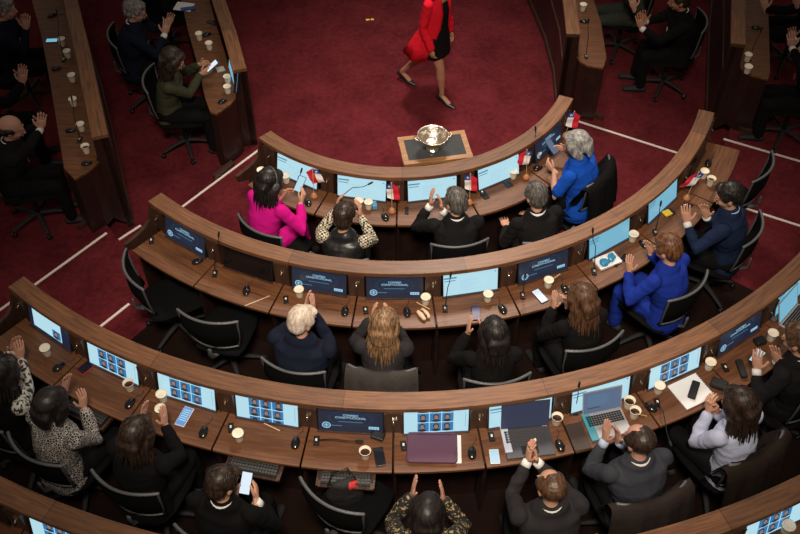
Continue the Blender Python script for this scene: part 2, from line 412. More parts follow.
for k in range(4):
    a0, a1 = SPAN[k]
    pth = arc(RAD[k], a0, a1, 1.6)
    ends = []
    if k < 3: ends = [(pol(RAD[k], a0), pol(1, a0), 1)]
    if k < 2: ends.append((pol(RAD[k], a1), pol(1, a1), -1, 'short'))
    sm = [s for s in SEAMS[k] if not (k == 3 and abs(s+.4) < 10)]
    counter(k, pth, NAMES[k], sm, RAD[k], ends)
counter(0, leg_path('L1'), 'straight side counter left of the carpet, below the woman in green', ends=[(leg_path('L1')[-1][0], leg_path('L1')[-1][1], -1, 'short')])
counter(1, leg_path('L2'), 'outer side counter at the far left with a row of paper cups behind it', ends=[(leg_path('L2')[-1][0], leg_path('L2')[-1][1], -1, 'short')])
counter(0, leg_path('R1'), 'side counter right of the carpet near the bearded man in black', ends=[(leg_path('R1')[0][0], leg_path('R1')[0][1], 1, 'short')])
counter(1, leg_path('R2'), 'outer side counter at the top right with two cups at its end', ends=[(leg_path('R2')[0][0], leg_path('R2')[0][1], 1, 'short')])

# ------------------------------------------------------------------ desk units
POSW = ['first', 'second', 'third', 'fourth', 'fifth', 'sixth', 'seventh', 'eighth', 'ninth', 'tenth', 'eleventh', 'twelfth']
def desk_unit(tier, rad, a0, a1, label, keyboard=False):
    z = RISE*tier; g = .35/rad
    ac = (a0+a1)/2; root = empty('desk_unit', tuple(pol(rad+.33, ac)+Vector((0, 0, z)))); tag(root, label, 'desk', 'desk units of the curved rows')
    inv = -root.location
    m = MB(); strip(m, arc(rad, a0+g, a1-g, 1.6), .155, DESK_W, z+DESK_Z-.028, z+DESK_Z)
    o = m.build('desktop', M_DESK, root, bevel=.004); o.location = inv
    m = MB(); strip(m, arc(rad, a0, a0+1.2/rad, 1), .08, .44, z, z+DESK_Z-.03); o = m.build('side_panel', M_PANEL, root); o.location = inv
    m = MB(); strip(m, arc(rad, a0+g, a1-g, 3), .255, .275, z-(.15 if tier else 0)+.0, z+DESK_Z-.03); o = m.build('modesty_panel', M_PANEL, root); o.location = inv
    if keyboard:
        tr = MB(); tr.box((0, 0, 0), (.40, .15, .018)); tr.box((-.205, 0, .01), (.012, .15, .03)); tr.box((.205, 0, .01), (.012, .15, .03))
        c = pol(rad+DESK_W+.03, ac)
        t = tr.build('keyboard_tray', M_POST, root, loc=tuple(c+Vector((0, 0, z+.70))+inv), rz=R_(ac))
        kb = MB(); kb.box((0, 0, .02), (.36, .11, .016), 0)
        for i in range(16):
            for j in range(4): kb.box((-.165+i*.022, -.036+j*.024, .031), (.017, .018, .006), 1)
        kb.build('keyboard', [M_BLACK, mat('key_grey', (.05, .05, .05), .5)], t)
    return root
for k in range(4):
    s = SEAMS[k]
    for i in range(len(s)-1):
        if k == 3 and -17 < s[i] < 14 : continue
        desk_unit(k, RAD[k], s[i], s[i+1], '%s desk bay from the left behind the %s curved counter' % (POSW[i], POSW[k]),
                  keyboard=(k == 2 and i in (1, 3, 4)) )
def end_desk(tier, poly, label):
    z = RISE*tier; cx = sum(p[0] for p in poly)/len(poly); cy = sum(p[1] for p in poly)/len(poly)
    root = empty('desk_unit', (cx, cy, z)); tag(root, label, 'desk', 'desk units of the side benches')
    m = MB(); m.prism([(x-cx, y-cy) for x, y in poly], DESK_Z-.03, DESK_Z); m.build('desktop', M_DESK, root, bevel=.004)
    m = MB(); m.prism([((x-cx)*.99, (y-cy)*.985) for x, y in poly], 0, DESK_Z-.03); m.build('pedestal', M_PANEL, root)
def off(path, i, o): q = path[i][0]+path[i][1]*o; return (q.x, q.y)
p = leg_path('L1'); end_desk(0, [off(p, 1, .155), off(p, 2, .155), off(p, 3, .155), off(p, 4, .155), (-1.76, -.40), (-1.80, -.50), (-1.93, -.68), (-2.0, -.64), off(p, 4, .49), off(p, 3, .49), off(p, 2, .49), off(p, 1, .49)], 'side desk left of the carpet in front of the woman in green')
p = leg_path('L2'); end_desk(1, [off(p, 1, .155), off(p, 2, .155), off(p, 3, .155), off(p, 4, .155), (-2.93, -1.72), (-2.97, -1.80), (-3.08, -1.92), off(p, 4, .49), off(p, 3, .49), off(p, 2, .49), off(p, 1, .49)], 'outer side desk at the far left in front of the bald man')
p = leg_path('R1'); end_desk(0, [off(p, 2, .155), off(p, 1, .155), off(p, 0, .155), (2.03, .34), (2.10, .27), (2.28, .22), off(p, 0, .49), off(p, 1, .49), off(p, 2, .49)][::-1], 'side desk right of the carpet in front of the man in a grey green jacket')
p = leg_path('R2'); end_desk(1, [off(p, 2, .155), off(p, 1, .155), off(p, 0, .155), (3.72, -.02), (3.80, -.13), (3.96, -.20), off(p, 0, .49), off(p, 1, .49), off(p, 2, .49)][::-1], 'outer side desk at the top right holding two cups')

# ------------------------------------------------------------------ monitors set into the counters
_txt = {}
def text_mesh(body, size):
    if (body, size) in _txt: return _txt[(body, size)]
    c = bpy.data.curves.new('t', 'FONT'); c.body = body; c.size = size; c.align_x = 'CENTER'; c.offset = size*.012
    o = bpy.data.objects.new('t', c); COL.objects.link(o); dg = bpy.context.evaluated_depsgraph_get(); dg.update()
    me = bpy.data.meshes.new_from_object(o.evaluated_get(dg)); bpy.data.objects.remove(o)
    v = [(q.co.x, q.co.y) for q in me.vertices]; f = [tuple(p.vertices) for p in me.polygons]
    _txt[(body, size)] = (v, f); return _txt[(body, size)]
def quad(mb, x0, x1, z0, z1, y, mi): mb.add([(x0, y, z0), (x1, y, z0), (x1, y, z1), (x0, y, z1)], [(0, 1, 2, 3)], mi)
def disc(mb, cx, cz, rx, rz_, y, mi, n=14, r0=0):
    if r0:
        vs = [(cx+rx*k*math.cos(2*PI*i/n), y, cz+rz_*k*math.sin(2*PI*i/n)) for k in (1, r0) for i in range(n)]
        mb.add(vs, [(i, (i+1) % n, n+(i+1) % n, n+i) for i in range(n)], mi)
    else:
        mb.add([(cx+rx*math.cos(2*PI*i/n), y, cz+rz_*math.sin(2*PI*i/n)) for i in range(n)], [tuple(range(n))], mi)
def put_text(mb, body, size, x, z, y, mi):
    v, f = text_mesh(body, size); mb.add([(x+a, y, z+b) for a, b in v], f, mi)
def tile(mb, x, z, w, h, y, seed):
    r = random.Random(seed)
    quad(mb, x, x+w, z, z+h, y, 2)
    cx = x+w/2+r.uniform(-.1, .1)*w
    disc(mb, cx, z+h*.58, w*.27, h*.33, y-.0006, 4)
    disc(mb, cx, z+h*.03+h*.10, w*.36, h*.16, y-.0007, 4)
    disc(mb, cx, z+h*.53, w*.185, h*.25, y-.0012, 3)
def screen_content(kind, w, h, seed):
    """screen picture in the plane y=0, x -w/2..w/2, z 0..h"""
    m = MB(); mats = [E_WEB, E_BAR, E_TILE, E_SKIN, E_DARK, E_NAVY, E_NAVY2, E_TXT, E_TXT2, E_BARD, E_WEBB, E_OFF]
    x0, x1 = -w/2, w/2
    if kind in ('web', 'webb'):
        quad(m, x0, x1, 0, h, 0, 0 if kind == 'web' else 10)
        quad(m, x0+.005, x0+w*.24, h*.74, h*.80, -.001, 1); quad(m, x0+.008, x0+w*.22, h*.64, h*.665, -.001, 9)
        quad(m, x0, x1, h*.93, h, -.001, 1); quad(m, x1-.03, x1-.015, h*.8, h*.84, -.001, 1); quad(m, x0, x1, 0, h*.03, -.001, 9)
        for i in range(6): quad(m, x0+w*.3, x0+w*(.5+.05*((seed*7+i*3) % 5)), h*(.6-.08*i), h*(.606-.08*i), -.001, 10)
    elif kind == 'logo':
        quad(m, x0, x1, 0, h, 0, 5); 
        for i in range(6): disc(m, 0, h*.55, w*(.36-.05*i), h*(.34-.045*i), -.0004-.0001*i, 6 if i % 2 == 0 else 5, 24)
        put_text(m, 'CONSEJO', h*.105, 0, h*.655, -.002, 7); put_text(m, 'CONSTITUCIONAL', h*.105, 0, h*.555, -.002, 7)
        for i in range(14): quad(m, -w*.19+i*w*.027, -w*.19+i*w*.027+w*.02, h*.41, h*.435, -.002, 8)
        disc(m, x0+w*.12, h*.25, h*.13, h*.13, -.002, 7, 22, .78); disc(m, x0+w*.12, h*.25, h*.085, h*.085, -.002, 8, 16)
        quad(m, x0+w*.115, x0+w*.125, h*.17, h*.33, -.003, 7); quad(m, x0+w*.09, x0+w*.15, h*.26, h*.275, -.003, 7)
        for i in range(8): quad(m, x0+w*.20+i*w*.021, x0+w*.20+i*w*.021+w*.015, h*.235, h*.265, -.002, 8)
        quad(m, x1-w*.22, x1-w*.06, h*.17, h*.28, -.002, 7)
        for i in range(3): quad(m, x1-w*(.20-.045*i), x1-w*(.175-.045*i), h*.2, h*.25, -.003, 8)
    elif kind == 'grid':
        quad(m, x0, x1, 0, h, 0, 0); tw = w*.175; th = h*.35; alt = seed % 3 == 1
        for i in range(3):
            xx = x0+w*.21+i*(tw+.007)
            if alt:
                quad(m, xx, xx+tw, 0, h*.14, -.001, 2); disc(m, xx+tw/2, h*.06, tw*.26, h*.05, -.0016, 4); quad(m, xx, xx+tw, h*.95, h, -.001, 2)
                for j in range(2): tile(m, xx, h*(.18+.385*j), tw, th, -.001, seed*9+i*3+j)
            else:
                for j in range(2): tile(m, xx, h*(.08+.385*j), tw, th, -.001, seed*9+i*3+j)
                quad(m, xx, xx+tw, h*.85, h, -.001, 2); quad(m, xx+tw*.2, xx+tw*.8, h*.85, h*.90, -.0014, 4)
        quad(m, x1-w*.05, x1-w*.045, h*.2, h*.8, -.001, 1); quad(m, x0, x1, 0, h*.03, -.002, 9)
    elif kind == 'one':
        quad(m, x0, x1, 0, h, 0, 5); quad(m, x0+w*.1, x1-w*.2, h*.12, h, -.001, 0); tile(m, x1-w*.42, h*.16, w*.2, h*.34, -.002, 3)
    else:
        quad(m, x0, x1, 0, h, 0, 11)
    return m, mats
TOPW = {'web': 'with a pale web page', 'webb': 'with a blue page', 'logo': 'with title and crest',
        'grid': 'with portrait grid', 'one': 'with one portrait', 'off': 'switched off'}
def monitor(tier, rad, deg, kind, seed, label):
    z = RISE*tier
    root = empty('built_in_monitor', tuple(pol(rad+.172, deg)+Vector((0, 0, z+DESK_Z+.004))), R_(deg))
    tag(root, label, 'monitor', 'monitors built into the counters')
    W, H = .49, .262; T = .20
    tilt = Matrix.Rotation(-T, 4, 'X')
    m = MB(); m.box((0, .014, H/2), (W, .026, H)); fr = m.build('bezel', M_BLACK, root); fr.rotation_euler = (-T, 0, 0)
    m = MB(); m.box((0, -.006, -.0), (W+.01, .012, .012)); lip = m.build('lower_ledge', M_POST if tier else M_POST, root)
    m, mats = screen_content(kind, W-.016, H-.012, seed)
    s = m.build('screen', mats, root, loc=(0, -.001, .006)); s.rotation_euler = (-T, 0, 0)
KINDS = [['web', 'web', 'web', 'web', 'logo'],
         ['logo', 'off', 'logo', 'logo', 'web', 'logo', 'webb', 'webb', 'off'],
         ['one', 'grid', 'grid', 'grid', 'logo', 'grid', 'web', 'web', 'grid', 'logo', 'webb', 'webb'],
         ['off', 'grid', None, None, None, None, 'grid', 'webb']]
for k in range(4):
    s = SEAMS[k]; seed = 0
    for i in range(len(s)-1):
        kd = KINDS[k][i]
        if kd is None: continue
        if k == 3 and s[i] > 20 and s[i] < 22: ac = 24.75
        else: ac = (s[i]+s[i+1])/2
        monitor(k, RAD[k], ac, kd, k*20+i, '%s monitor from the left in the %s curved counter, %s' % (POSW[i], POSW[k], TOPW[kd]))
# the one monitor of the left side bench, seen almost edge-on
lp = leg_path('L1'); q = at(234, 78, .80)
root = empty('built_in_monitor', (q.x, q.y, .774), R_(-72)); tag(root, 'monitor seen edge-on beside two cups at the end of the left side desk', 'monitor', 'monitors built into the counters')
m = MB(); m.box((0, .014, .131), (.50, .026, .262)); fr = m.build('bezel', M_BLACK, root); fr.rotation_euler = (-.2, 0, 0)
m, mats = screen_content('webb', .484, .25, 3); s = m.build('screen', mats, root, loc=(0, -.001, .006)); s.rotation_euler = (-.2, 0, 0)
root.location.x -= .02

# ------------------------------------------------------------------ people
SKINS = {'light': (.56, .30, .20), 'tan': (.42, .205, .125), 'rosy': (.54, .285, .205)}
def skin_mat(k): return mat('skin_'+k, SKINS[k], .5, var=(12, .10), spec=.4)
M_EYEW = mat('eye_white', (.7, .68, .64), .3); M_IRIS = mat('eye_dark', (.03, .015, .01), .2); M_LIP = mat('lips', (.34, .10, .09), .5)
HAIRS = {'black': ((.005, .004, .004), (.022, .016, .014)), 'darkbrown': ((.010, .006, .004), (.045, .024, .014)), 'brown': ((.035, .016, .008), (.13, .062, .03)),
         'blond': ((.09, .045, .02), (.34, .20, .10)), 'grey': ((.09, .085, .08), (.34, .32, .30)), 'silver': ((.13, .125, .12), (.44, .43, .41)),
         'white': ((.46, .37, .29), (.74, .63, .52)), 'auburn': ((.05, .018, .008), (.20, .085, .035)), 'saltpepper': ((.03, .027, .025), (.16, .145, .13))}
def hmat(k): return hair_mat('hair_'+k, *HAIRS[k])
def ik(S, T, l1, l2, pole):
    d = T-S; L = d.length; mx = (l1+l2)*.985
    if L > mx: T = S+d*(mx/L); d = T-S; L = mx
    L = max(L, .12); u = d.normalized()
    a = (l1*l1-l2*l2+L*L)/(2*L); h = math.sqrt(max(0, l1*l1-a*a))
    p = pole-u*pole.dot(u); p.normalize()
    return S+u*a+p*h, T
def hand_into(mb, wrist, d, nrm, side, mi=0, curl=.25, scale=1.0, spread=.10):
    """palm with four unequal bent fingers and a thumb leaving its side; d = finger direction, nrm = palm normal"""
    d = d.normalized(); n = (nrm-d*nrm.dot(d)).normalized(); t = d.cross(n)*side; k = scale
    mb.loft([wrist-d*.03, wrist+d*.012, wrist+d*.045*k, wrist+d*.085*k], [.024*k, .027*k, .040*k, .039*k], [.020*k, .019*k, .016*k, .012*k], side=tuple(t), n=12, mi=mi)
    for i, (o, L) in enumerate(((.029, .070), (.010, .080), (-.010, .074), (-.028, .058))):
        b = wrist+d*.082*k+t*o*k; dd = (d+t*(o*spread/.03)).normalized()
        c1 = (dd+n*curl*.6).normalized(); c2 = (dd+n*curl*1.7).normalized()
        p1 = b+c1*L*.48*k; p2 = p1+c2*L*.52*k
        mb.loft([b-dd*.012, b, p1, p2], [.0095*k, .0092*k, .0085*k, .0068*k], side=tuple(t), n=8, mi=mi)
    b = wrist+d*.025*k+t*.026*k; q = b+(d*.62+t*.78+n*.15).normalized()*.042*k; r = q+(d*.85+t*.42+n*.25).normalized()*.034*k
    mb.loft([b-t*.01, b, q, r], [.012*k, .013*k, .0105*k, .008*k], side=tuple(n), n=8, mi=mi)
def head_into(mb, c, M, s=1.0):
    """skull, jaw, nose, ears, brow; M turns the head (local +y = face)"""
    T = lambda x, y, z: c+M @ Vector((x*s, y*s, z*s))
    mb.ell(T(0, -.012, .025), (.076*s, .096*s, .090*s), mtx=M); mb.ell(T(0, .022, -.028), (.062*s, .070*s, .078*s), mtx=M)
    mb.ell(T(0, .048, -.075), (.036*s, .038*s, .032*s), mtx=M)
    mb.loft([T(0, .088, .02), T(0, .104, -.012), T(0, .112, -.026)], [.010*s, .012*s, .014*s], n=8)
    mb.ell(T(0, .075, .028), (.052*s, .018*s, .012*s), mtx=M)
    for e in (-1, 1):
        mb.ell(T(.077*e, -.005, -.008), (.010*s, .020*s, .032*s), mtx=M); mb.ell(T(.034*e, .066, -.03), (.022*s, .02*s, .02*s), mtx=M)
    mb.ell(T(0, .090, -.052), (.022*s, .012*s, .010*s), mtx=M)
def hair_build(style, c, M, colour, root, s=1.0, down=None, body_len=.30):
    T = lambda x, y, z: c+M @ Vector((x*s, y*s, z*s))
    mb = MB()
    if style in ('short', 'bob', 'long', 'crop', 'bun'):
        g = {'short': 1.0, 'crop': .97, 'bob': 1.06, 'long': 1.03, 'bun': 1.0}[style]
        mb.ell(T(0, -.020, .040), (.086*s*g, .102*s*g, .090*s*g), mtx=M)
        mb.ell(T(0, -.050, .00), (.080*s*g, .066*s*g, .085*s*g), mtx=M)
        mb.ell(T(.012, .045, .088), (.058*s, .045*s, .028*s), mtx=M)
        if style in ('short',):
            for e in (-1, 1): mb.ell(T(.072*e, .010, .03), (.018*s, .034*s, .036*s), mtx=M)
        if style in ('bob', 'long'):
            for e in (-1, 1): mb.loft([T(.060*e, .035, .075), T(.084*e, .018, .02), T(.086*e, -.005, -.05), T(.078*e, -.01, -.10)], [.02*s, .026*s, .028*s, .02*s], [.035*s, .045*s, .048*s, .034*s], side=tuple(M @ Vector((1, 0, 0))))
            mb.loft([T(0, -.075, .05), T(0, -.10, -.02), T(0, -.088, -.10)], [.06*s, .085*s, .075*s], [.03*s, .035*s, .025*s], side=tuple(M @ Vector((1, 0, 0))))
        if style == 'long':
            dn_ = (down or Vector((0, -.15, -1))).normalized(); p_ = T(0, -.085, -.02); sx = tuple(M @ Vector((1, 0, 0)))
            mb.loft([T(0, -.07, .04), p_, p_+dn_*body_len*.4, p_+dn_*body_len*.8], [.07, .082, .078, .055], [.03, .03, .022, .014], side=sx, n=14)
        if style == 'bun': mb.ell(T(0, -.125, .03), (.042, .036, .042))
        me = solidify_mesh(mb, .010, 2, (24, .007) if style == 'short' else (16, .004))
        mb2 = None
        o = link_mesh('hair', me, hmat(colour), root)
        # loose locks over the cap, and the long fall down the back
        lk = MB(); rr = random.Random(int(c.x*1000) ^ 77)
        nl = {'short': 70, 'crop': 40, 'bob': 0, 'long': 60, 'bun': 60}[style]
        for i in range(nl):
            a = rr.uniform(-PI, PI); el = rr.uniform(.25, 1.3)
            p0 = Vector((math.sin(a)*math.cos(el), -math.cos(a)*math.cos(el), math.sin(el)))
            if p0.y > .45 and p0.z < .75: continue
            pts = []
            for q in range(4):
                e2 = el-q*.17; b2 = a+rr.uniform(-.03, .03)
                v = Vector((math.sin(b2)*math.cos(e2), -math.cos(b2)*math.cos(e2), math.sin(e2)))
                pts.append(T(v.x*.0885*g, -.020+v.y*.1045*g, .040+v.z*.0925*g))
            lk.loft(pts, [.002, .0035, .0035, .0015], n=5)
        if style == 'long':
            dn = down or Vector((0, -.15, -1))
            for i in range(170):
                a = rr.uniform(-1.75, 1.75); st = Vector((math.sin(a)*.074, -math.cos(a)*.088-.012, rr.uniform(-.04, .05)))
                p = T(*st); L = body_len*rr.uniform(.75, 1.1)
                out = (M @ Vector((math.sin(a), -math.cos(a)*.75, 0)))*.03
                side_ = Vector((rr.uniform(-.012, .012), rr.uniform(-.01, .01), 0))
                pts = [p, p+out*.6+Vector((0, 0, -.25*L))+dn*0, p+out*1.15+dn.normalized()*L*.55+side_, p+out*(1.1+rr.uniform(-.3, .5))+dn.normalized()*L+side_*2]
                lk.loft(pts, [.005, .0075, .007, .002], n=5)
        lk.build('hair_locks', hmat(colour), o)
        return o
    if style == 'bald':
        mb.ell(T(0, -.045, -.018), (.083*s, .064*s, .052*s), mtx=M)
        for e in (-1, 1): mb.ell(T(.070*e, -.012, .008), (.017*s, .045*s, .030*s), mtx=M)
    if style == 'thin':
        mb.ell(T(0, -.026, .030), (.084*s, .096*s, .0825*s), mtx=M)
        for e in (-1, 1): mb.ell(T(.066*e, .0, .03), (.02*s, .055*s, .045*s), mtx=M)
    return link_mesh('hair', solidify_mesh(mb, .008, 1, (30, .005)), hmat(colour), root)

FOLD = (9.0, .014); HS = 1.13
def figure(label, head, hz, heading, tier=0, lean=.16, hands=(None, None), top='navy', legs='black', hair=('short', 'black'), skin='light', female=False,
           face=(0, 0), cuffs=None, collar=None, tie=None, curl=(.25, .25), hdir=(None, None), hn=(None, None), vest=None, sleeves=None, glasses=False,
           short_sleeve=False, watch=False, necklace=False, headband=False, lanyard=False, beard=False, side=0.0, hair_len=.30, hair_down=None, bare_neck=False, build=1.0):
    z0 = RISE*tier
    H = at(head[0], head[1], z0+hz); a = R_(heading)
    fw = Vector((-math.sin(a), math.cos(a), 0)); rt = Vector((math.cos(a), math.sin(a), 0))
    base = Vector((H.x, H.y, 0))-fw*lean-rt*side; base.z = z0
    root = empty('person', tuple(base), a); tag(root, label, 'person')
    inv = root.matrix_basis.inverted() if False else (Matrix.Rotation(-a, 4, 'Z') @ Matrix.Translation(-base))
    loc = lambda p: inv @ p
    hc = Vector((side, lean, hz))
    sw = (.175 if female else .198)*build; cw = (.156 if female else .182)*build; bd = (.118 if female else .135)*build
    pel = Vector((0, 0, .555)); nb = Vector((side*.8, lean*.80-.02, hz-.165)); ch = pel.lerp(nb, .60)+Vector((0, -.012, 0)); wa = pel.lerp(nb, .28)+Vector((0, -.015, 0))
    sh = {-1: nb+Vector((-sw, -.01, -.055)), 1: nb+Vector((sw, -.01, -.055))}
    hp = {-1: Vector((-.088, .02, .54)), 1: Vector((.088, .02, .54))}
    kn = {-1: Vector((-.12, .43, .515)), 1: Vector((.12, .43, .515))}; an = {-1: Vector((-.11, .40, .10)), 1: Vector((.12, .45, .10))}
    spine = [pel+Vector((0, 0, -.04)), wa, ch, nb+Vector((0, -.005, -.085)), nb+Vector((0, 0, -.03)), nb+Vector((0, .005, .02))]
    wid = [.168*build, .138*build, cw, sw*.98, sw*.56, .062]; dep = [.125*build, .105*build, bd, bd*.86, .078, .058]
    wr = {}; el = {}; hd = {}; hN = {}
    for i, sgn in enumerate((-1, 1)):
        h = hands[i]
        if h is None: palm = Vector((.13*sgn, lean+.27, .66))
        else: palm = loc(at(h[0], h[1], z0+h[2]))
        dloc = Vector(hdir[i]) if hdir[i] else (Vector((-.12*sgn, .35, .95)) if h is not None else Vector((-.3*sgn, 1, -.1)))
        dloc.normalize(); nn = Vector(hn[i]) if hn[i] else (Vector((-sgn, 0, 0)) if h is not None else Vector((0, 0, -1)))
        w = palm-dloc*.075
        e, w2 = ik(sh[sgn], w, .285, .255, Vector((.65*sgn, -.35, -.9)))
        el[sgn], wr[sgn], hd[sgn], hN[sgn] = e, w2, dloc, nn
    # --- the body, one continuous skin
    Mh = Matrix.Rotation(R_(face[0]), 3, 'Z') @ Matrix.Rotation(R_(-12-face[1]), 3, 'X')
    b = MB(); b.loft(spine, wid, dep, n=18)
    b.loft([nb+Vector((0, 0, -.02)), nb.lerp(hc, .5)+Vector((0, -.005, 0)), hc+Vector((0, -.01, -.03))], [.056, .052, .055], n=12)
    head_into(b, hc, Mh, HS)
    for s_ in (-1, 1):
        b.loft([sh[s_], sh[s_].lerp(el[s_], .5), el[s_], el[s_].lerp(wr[s_], .4), wr[s_]], [.05, .043, .037, .036, .026], n=10)
        b.loft([hp[s_], hp[s_].lerp(kn[s_], .5), kn[s_], kn[s_].lerp(an[s_], .4), an[s_]], [.085, .072, .056, .052, .036], n=10)
        b.loft([an[s_]+Vector((0, -.03, -.04)), an[s_]+Vector((.01*s_, .14, -.062))], [.028, .022], [.022, .014], n=8)
    me = solidify_mesh(b, .011, 2)
    hb = MB()
    for i, s_ in enumerate((-1, 1)): hand_into(hb, wr[s_], hd[s_], hN[s_], s_, curl=curl[i], scale=1.0 if female else 1.10)
    for e in (-1, 1):
        hb.ell(hc+Mh @ Vector((.030*e, .083, .008))*HS, (.012, .008, .007), 1, mtx=Mh, nu=8, nv=6); hb.ell(hc+Mh @ Vector((.030*e, .090, .008))*HS, (.005, .003, .005), 2, mtx=Mh, nu=8, nv=6)
        hb.ell(hc+Mh @ Vector((.030*e, .090, .030))*HS, (.018, .004, .004), 4, mtx=Mh, nu=8, nv=6)
    hb.ell(hc+Mh @ Vector((0, .100, -.052))*HS, (.021, .006, .006), 3, mtx=Mh, nu=8, nv=6)
    bm = bmesh.new(); bm.from_mesh(me)
    for f_ in bm.faces: f_.material_index = 0
    tmp = bpy.data.meshes.new('t'); tmp.from_pydata(hb.v, [], hb.f); tmp.polygons.foreach_set('material_index', hb.m); tmp.polygons.foreach_set('use_smooth', [True]*len(hb.f))
    bm.from_mesh(tmp); bmesh.ops.recalc_face_normals(bm, faces=bm.faces); bm.to_mesh(me); bm.free(); bpy.data.meshes.remove(tmp)
    link_mesh('body', me, [skin_mat(skin), M_EYEW, M_IRIS, M_LIP, hmat(hair[1])], root)
    # --- clothes
    inf = .016
    def torso_cloth(mb, extra=inf, neck=True):
        sp = spine[:5] if neck else spine[:4]
        mb.loft([pel+Vector((0, 0, -.09))]+sp, [(wid[0]+extra)*1.04]+[w_+extra for w_ in wid[:len(sp)]], [(dep[0]+extra)*1.05]+[w_+extra for w_ in dep[:len(sp)]], n=20)
    def arm_cloth(mb, upto=1.0):
        for s_ in (-1, 1):
            mb.ell(sh[s_]+Vector((0, 0, -.004)), (.064, .066, .062))
            if upto < .5: mb.loft([sh[s_], sh[s_].lerp(el[s_], .72)], [.066, .062], n=12)
            else: mb.loft([sh[s_], sh[s_].lerp(el[s_], .5), el[s_], el[s_].lerp(wr[s_], .40), el[s_].lerp(wr[s_], .70 if cuffs else .86)], [.064, .060, .054, .050, .042], n=12)
    g = MB(); torso_cloth(g)
    if not vest: arm_cloth(g, .4 if short_sleeve else 1)
    M_top = TOPS[top]
    link_mesh('jacket' if not female else 'top', solidify_mesh(g, .012, 2, FOLD), M_top, root)
    if vest or sleeves:
        g = MB(); arm_cloth(g); link_mesh('sleeves', solidify_mesh(g, .011, 2, FOLD), TOPS[sleeves], root)
    g = MB()
    for s_ in (-1, 1):
        g.loft([hp[s_]+Vector((0, -.04, 0)), hp[s_].lerp(kn[s_], .5), kn[s_], kn[s_].lerp(an[s_], .4), an[s_]+Vector((0, 0, -.0))], [.10, .088, .072, .066, .058], n=12)
    g.ell((0, -.01, .54), (.175, .13, .09))
    link_mesh('trousers', solidify_mesh(g, .014, 2, FOLD), TOPS[legs], root)
    for s_ in (-1, 1):
        g = MB(); g.loft([an[s_]+Vector((0, -.045, -.055)), an[s_]+Vector((0, .05, -.055)), an[s_]+Vector((.01*s_, .18, -.068))], [.040, .046, .036], [.038, .036, .024], n=12, side=(1, 0, 0))
        g.build('shoe', M_BLACKM, root)
    if collar:
        g = MB(); t = (hc-nb).normalized(); n_ = 18; vs = []
        for k_, (r_, h_) in enumerate(((.068, -.040), (.072, .042), (.065, .040), (.064, -.04))):
            for q in range(n_):
                w_ = 2*PI*q/n_; vs.append(nb+Vector((math.cos(w_)*r_*1.05, math.sin(w_)*r_*1.0, h_-(.018 if math.sin(w_) > .7 else 0)-math.sin(w_)*.012)))
        fs = [(k_*n_+q, k_*n_+(q+1) % n_, (k_+1)*n_+(q+1) % n_, (k_+1)*n_+q) for k_ in range(3) for q in range(n_)]
        g.add(vs, fs, smooth=True)
        # shirt front between the lapels
        yf = ch.y+dep[2]+.024
        g.add([nb+Vector((-.045, .062, -.03)), nb+Vector((.045, .062, -.03)), Vector((ch.x+.035, yf, ch.z+.02)), Vector((ch.x, yf+.004, ch.z-.08)), Vector((ch.x-.035, yf, ch.z+.02))], [(0, 1, 2, 3, 4)])
        g.build('shirt_collar', mat('shirt_'+collar, {'white': (.78, .77, .74), 'blue': (.40, .50, .68)}[collar], .7), root)
    if tie:
        g = MB(); yf = ch.y+dep[2]+.030
        g.add([nb+Vector((-.016, .070, -.035)), nb+Vector((.016, .070, -.035)), Vector((ch.x+.03, yf+.004, ch.z-.02)), Vector((ch.x, yf+.004, ch.z-.08)), Vector((ch.x-.03, yf+.004, ch.z-.02))], [(0, 1, 2, 3, 4)])
        g.ell(nb+Vector((0, .072, -.03)), (.018, .012, .016)); g.build('tie', mat('tie_'+tie, {'red': (.30, .015, .03), 'pink': (.55, .12, .16)}[tie], .6), root)
    if cuffs:
        for s_ in (-1, 1):
            g = MB(); q = (wr[s_]-el[s_]).normalized(); g.loft([wr[s_]-q*.045, wr[s_]-q*.02, wr[s_]+q*.004], [.038, .036, .034], n=12, caps=False)
            g.build('shirt_cuff', mat('shirt_'+cuffs, {'white': (.78, .77, .74), 'blue': (.40, .50, .68)}[cuffs], .7), root)
    if watch:
        g = MB(); q = (wr[-1]-el[-1]).normalized(); g.loft([wr[-1]-q*.03, wr[-1]-q*.012], [.033, .033], n=12, caps=False); g.build('wristband', M_SILVER if watch == 'silver' else M_BLACK, root)
    if necklace:
        g = MB()
        for q in range(26):
            w_ = 2*PI*q/26; g.ell(nb+Vector((math.cos(w_)*.082, .01+math.sin(w_)*.080, -.022-.035*max(0, math.sin(w_)))), (.0085,)*3, nu=8, nv=6)
        g.build('necklace', mat('pearl_gold', (.80, .58, .34), .3, .3), root)
    if lanyard:
        g = MB(); g.loft([nb+Vector((-.075, 0, -.0)), nb+Vector((-.06, .09, -.08)), Vector((0, ch.y+dep[2]+.035, ch.z-.05))], [.008]*3, [.003]*3, n=6, caps=False)
        g.loft([nb+Vector((.075, 0, -.0)), nb+Vector((.06, .09, -.08)), Vector((0, ch.y+dep[2]+.035, ch.z-.05))], [.008]*3, [.003]*3, n=6, caps=False); g.build('lanyard', mat('red_lanyard', (.45, .03, .03), .6), root)
    if glasses:
        g = MB()
        for e in (-1, 1):
            c_ = hc+Mh @ Vector((.032*e, .102, .006))*HS; g.loft([c_+Mh @ Vector((.022*math.cos(w_), 0, .016*math.sin(w_))) for w_ in [2*PI*q/14 for q in range(15)]], [.0022]*15, n=5, caps=False)
            g.loft([hc+Mh @ Vector((.054*e, .098, .010))*HS, hc+Mh @ Vector((.080*e, .03, .010))*HS, hc+Mh @ Vector((.082*e, -.02, .0))*HS], [.0024]*3, n=5)
        g.build('glasses', M_BLACK, root)
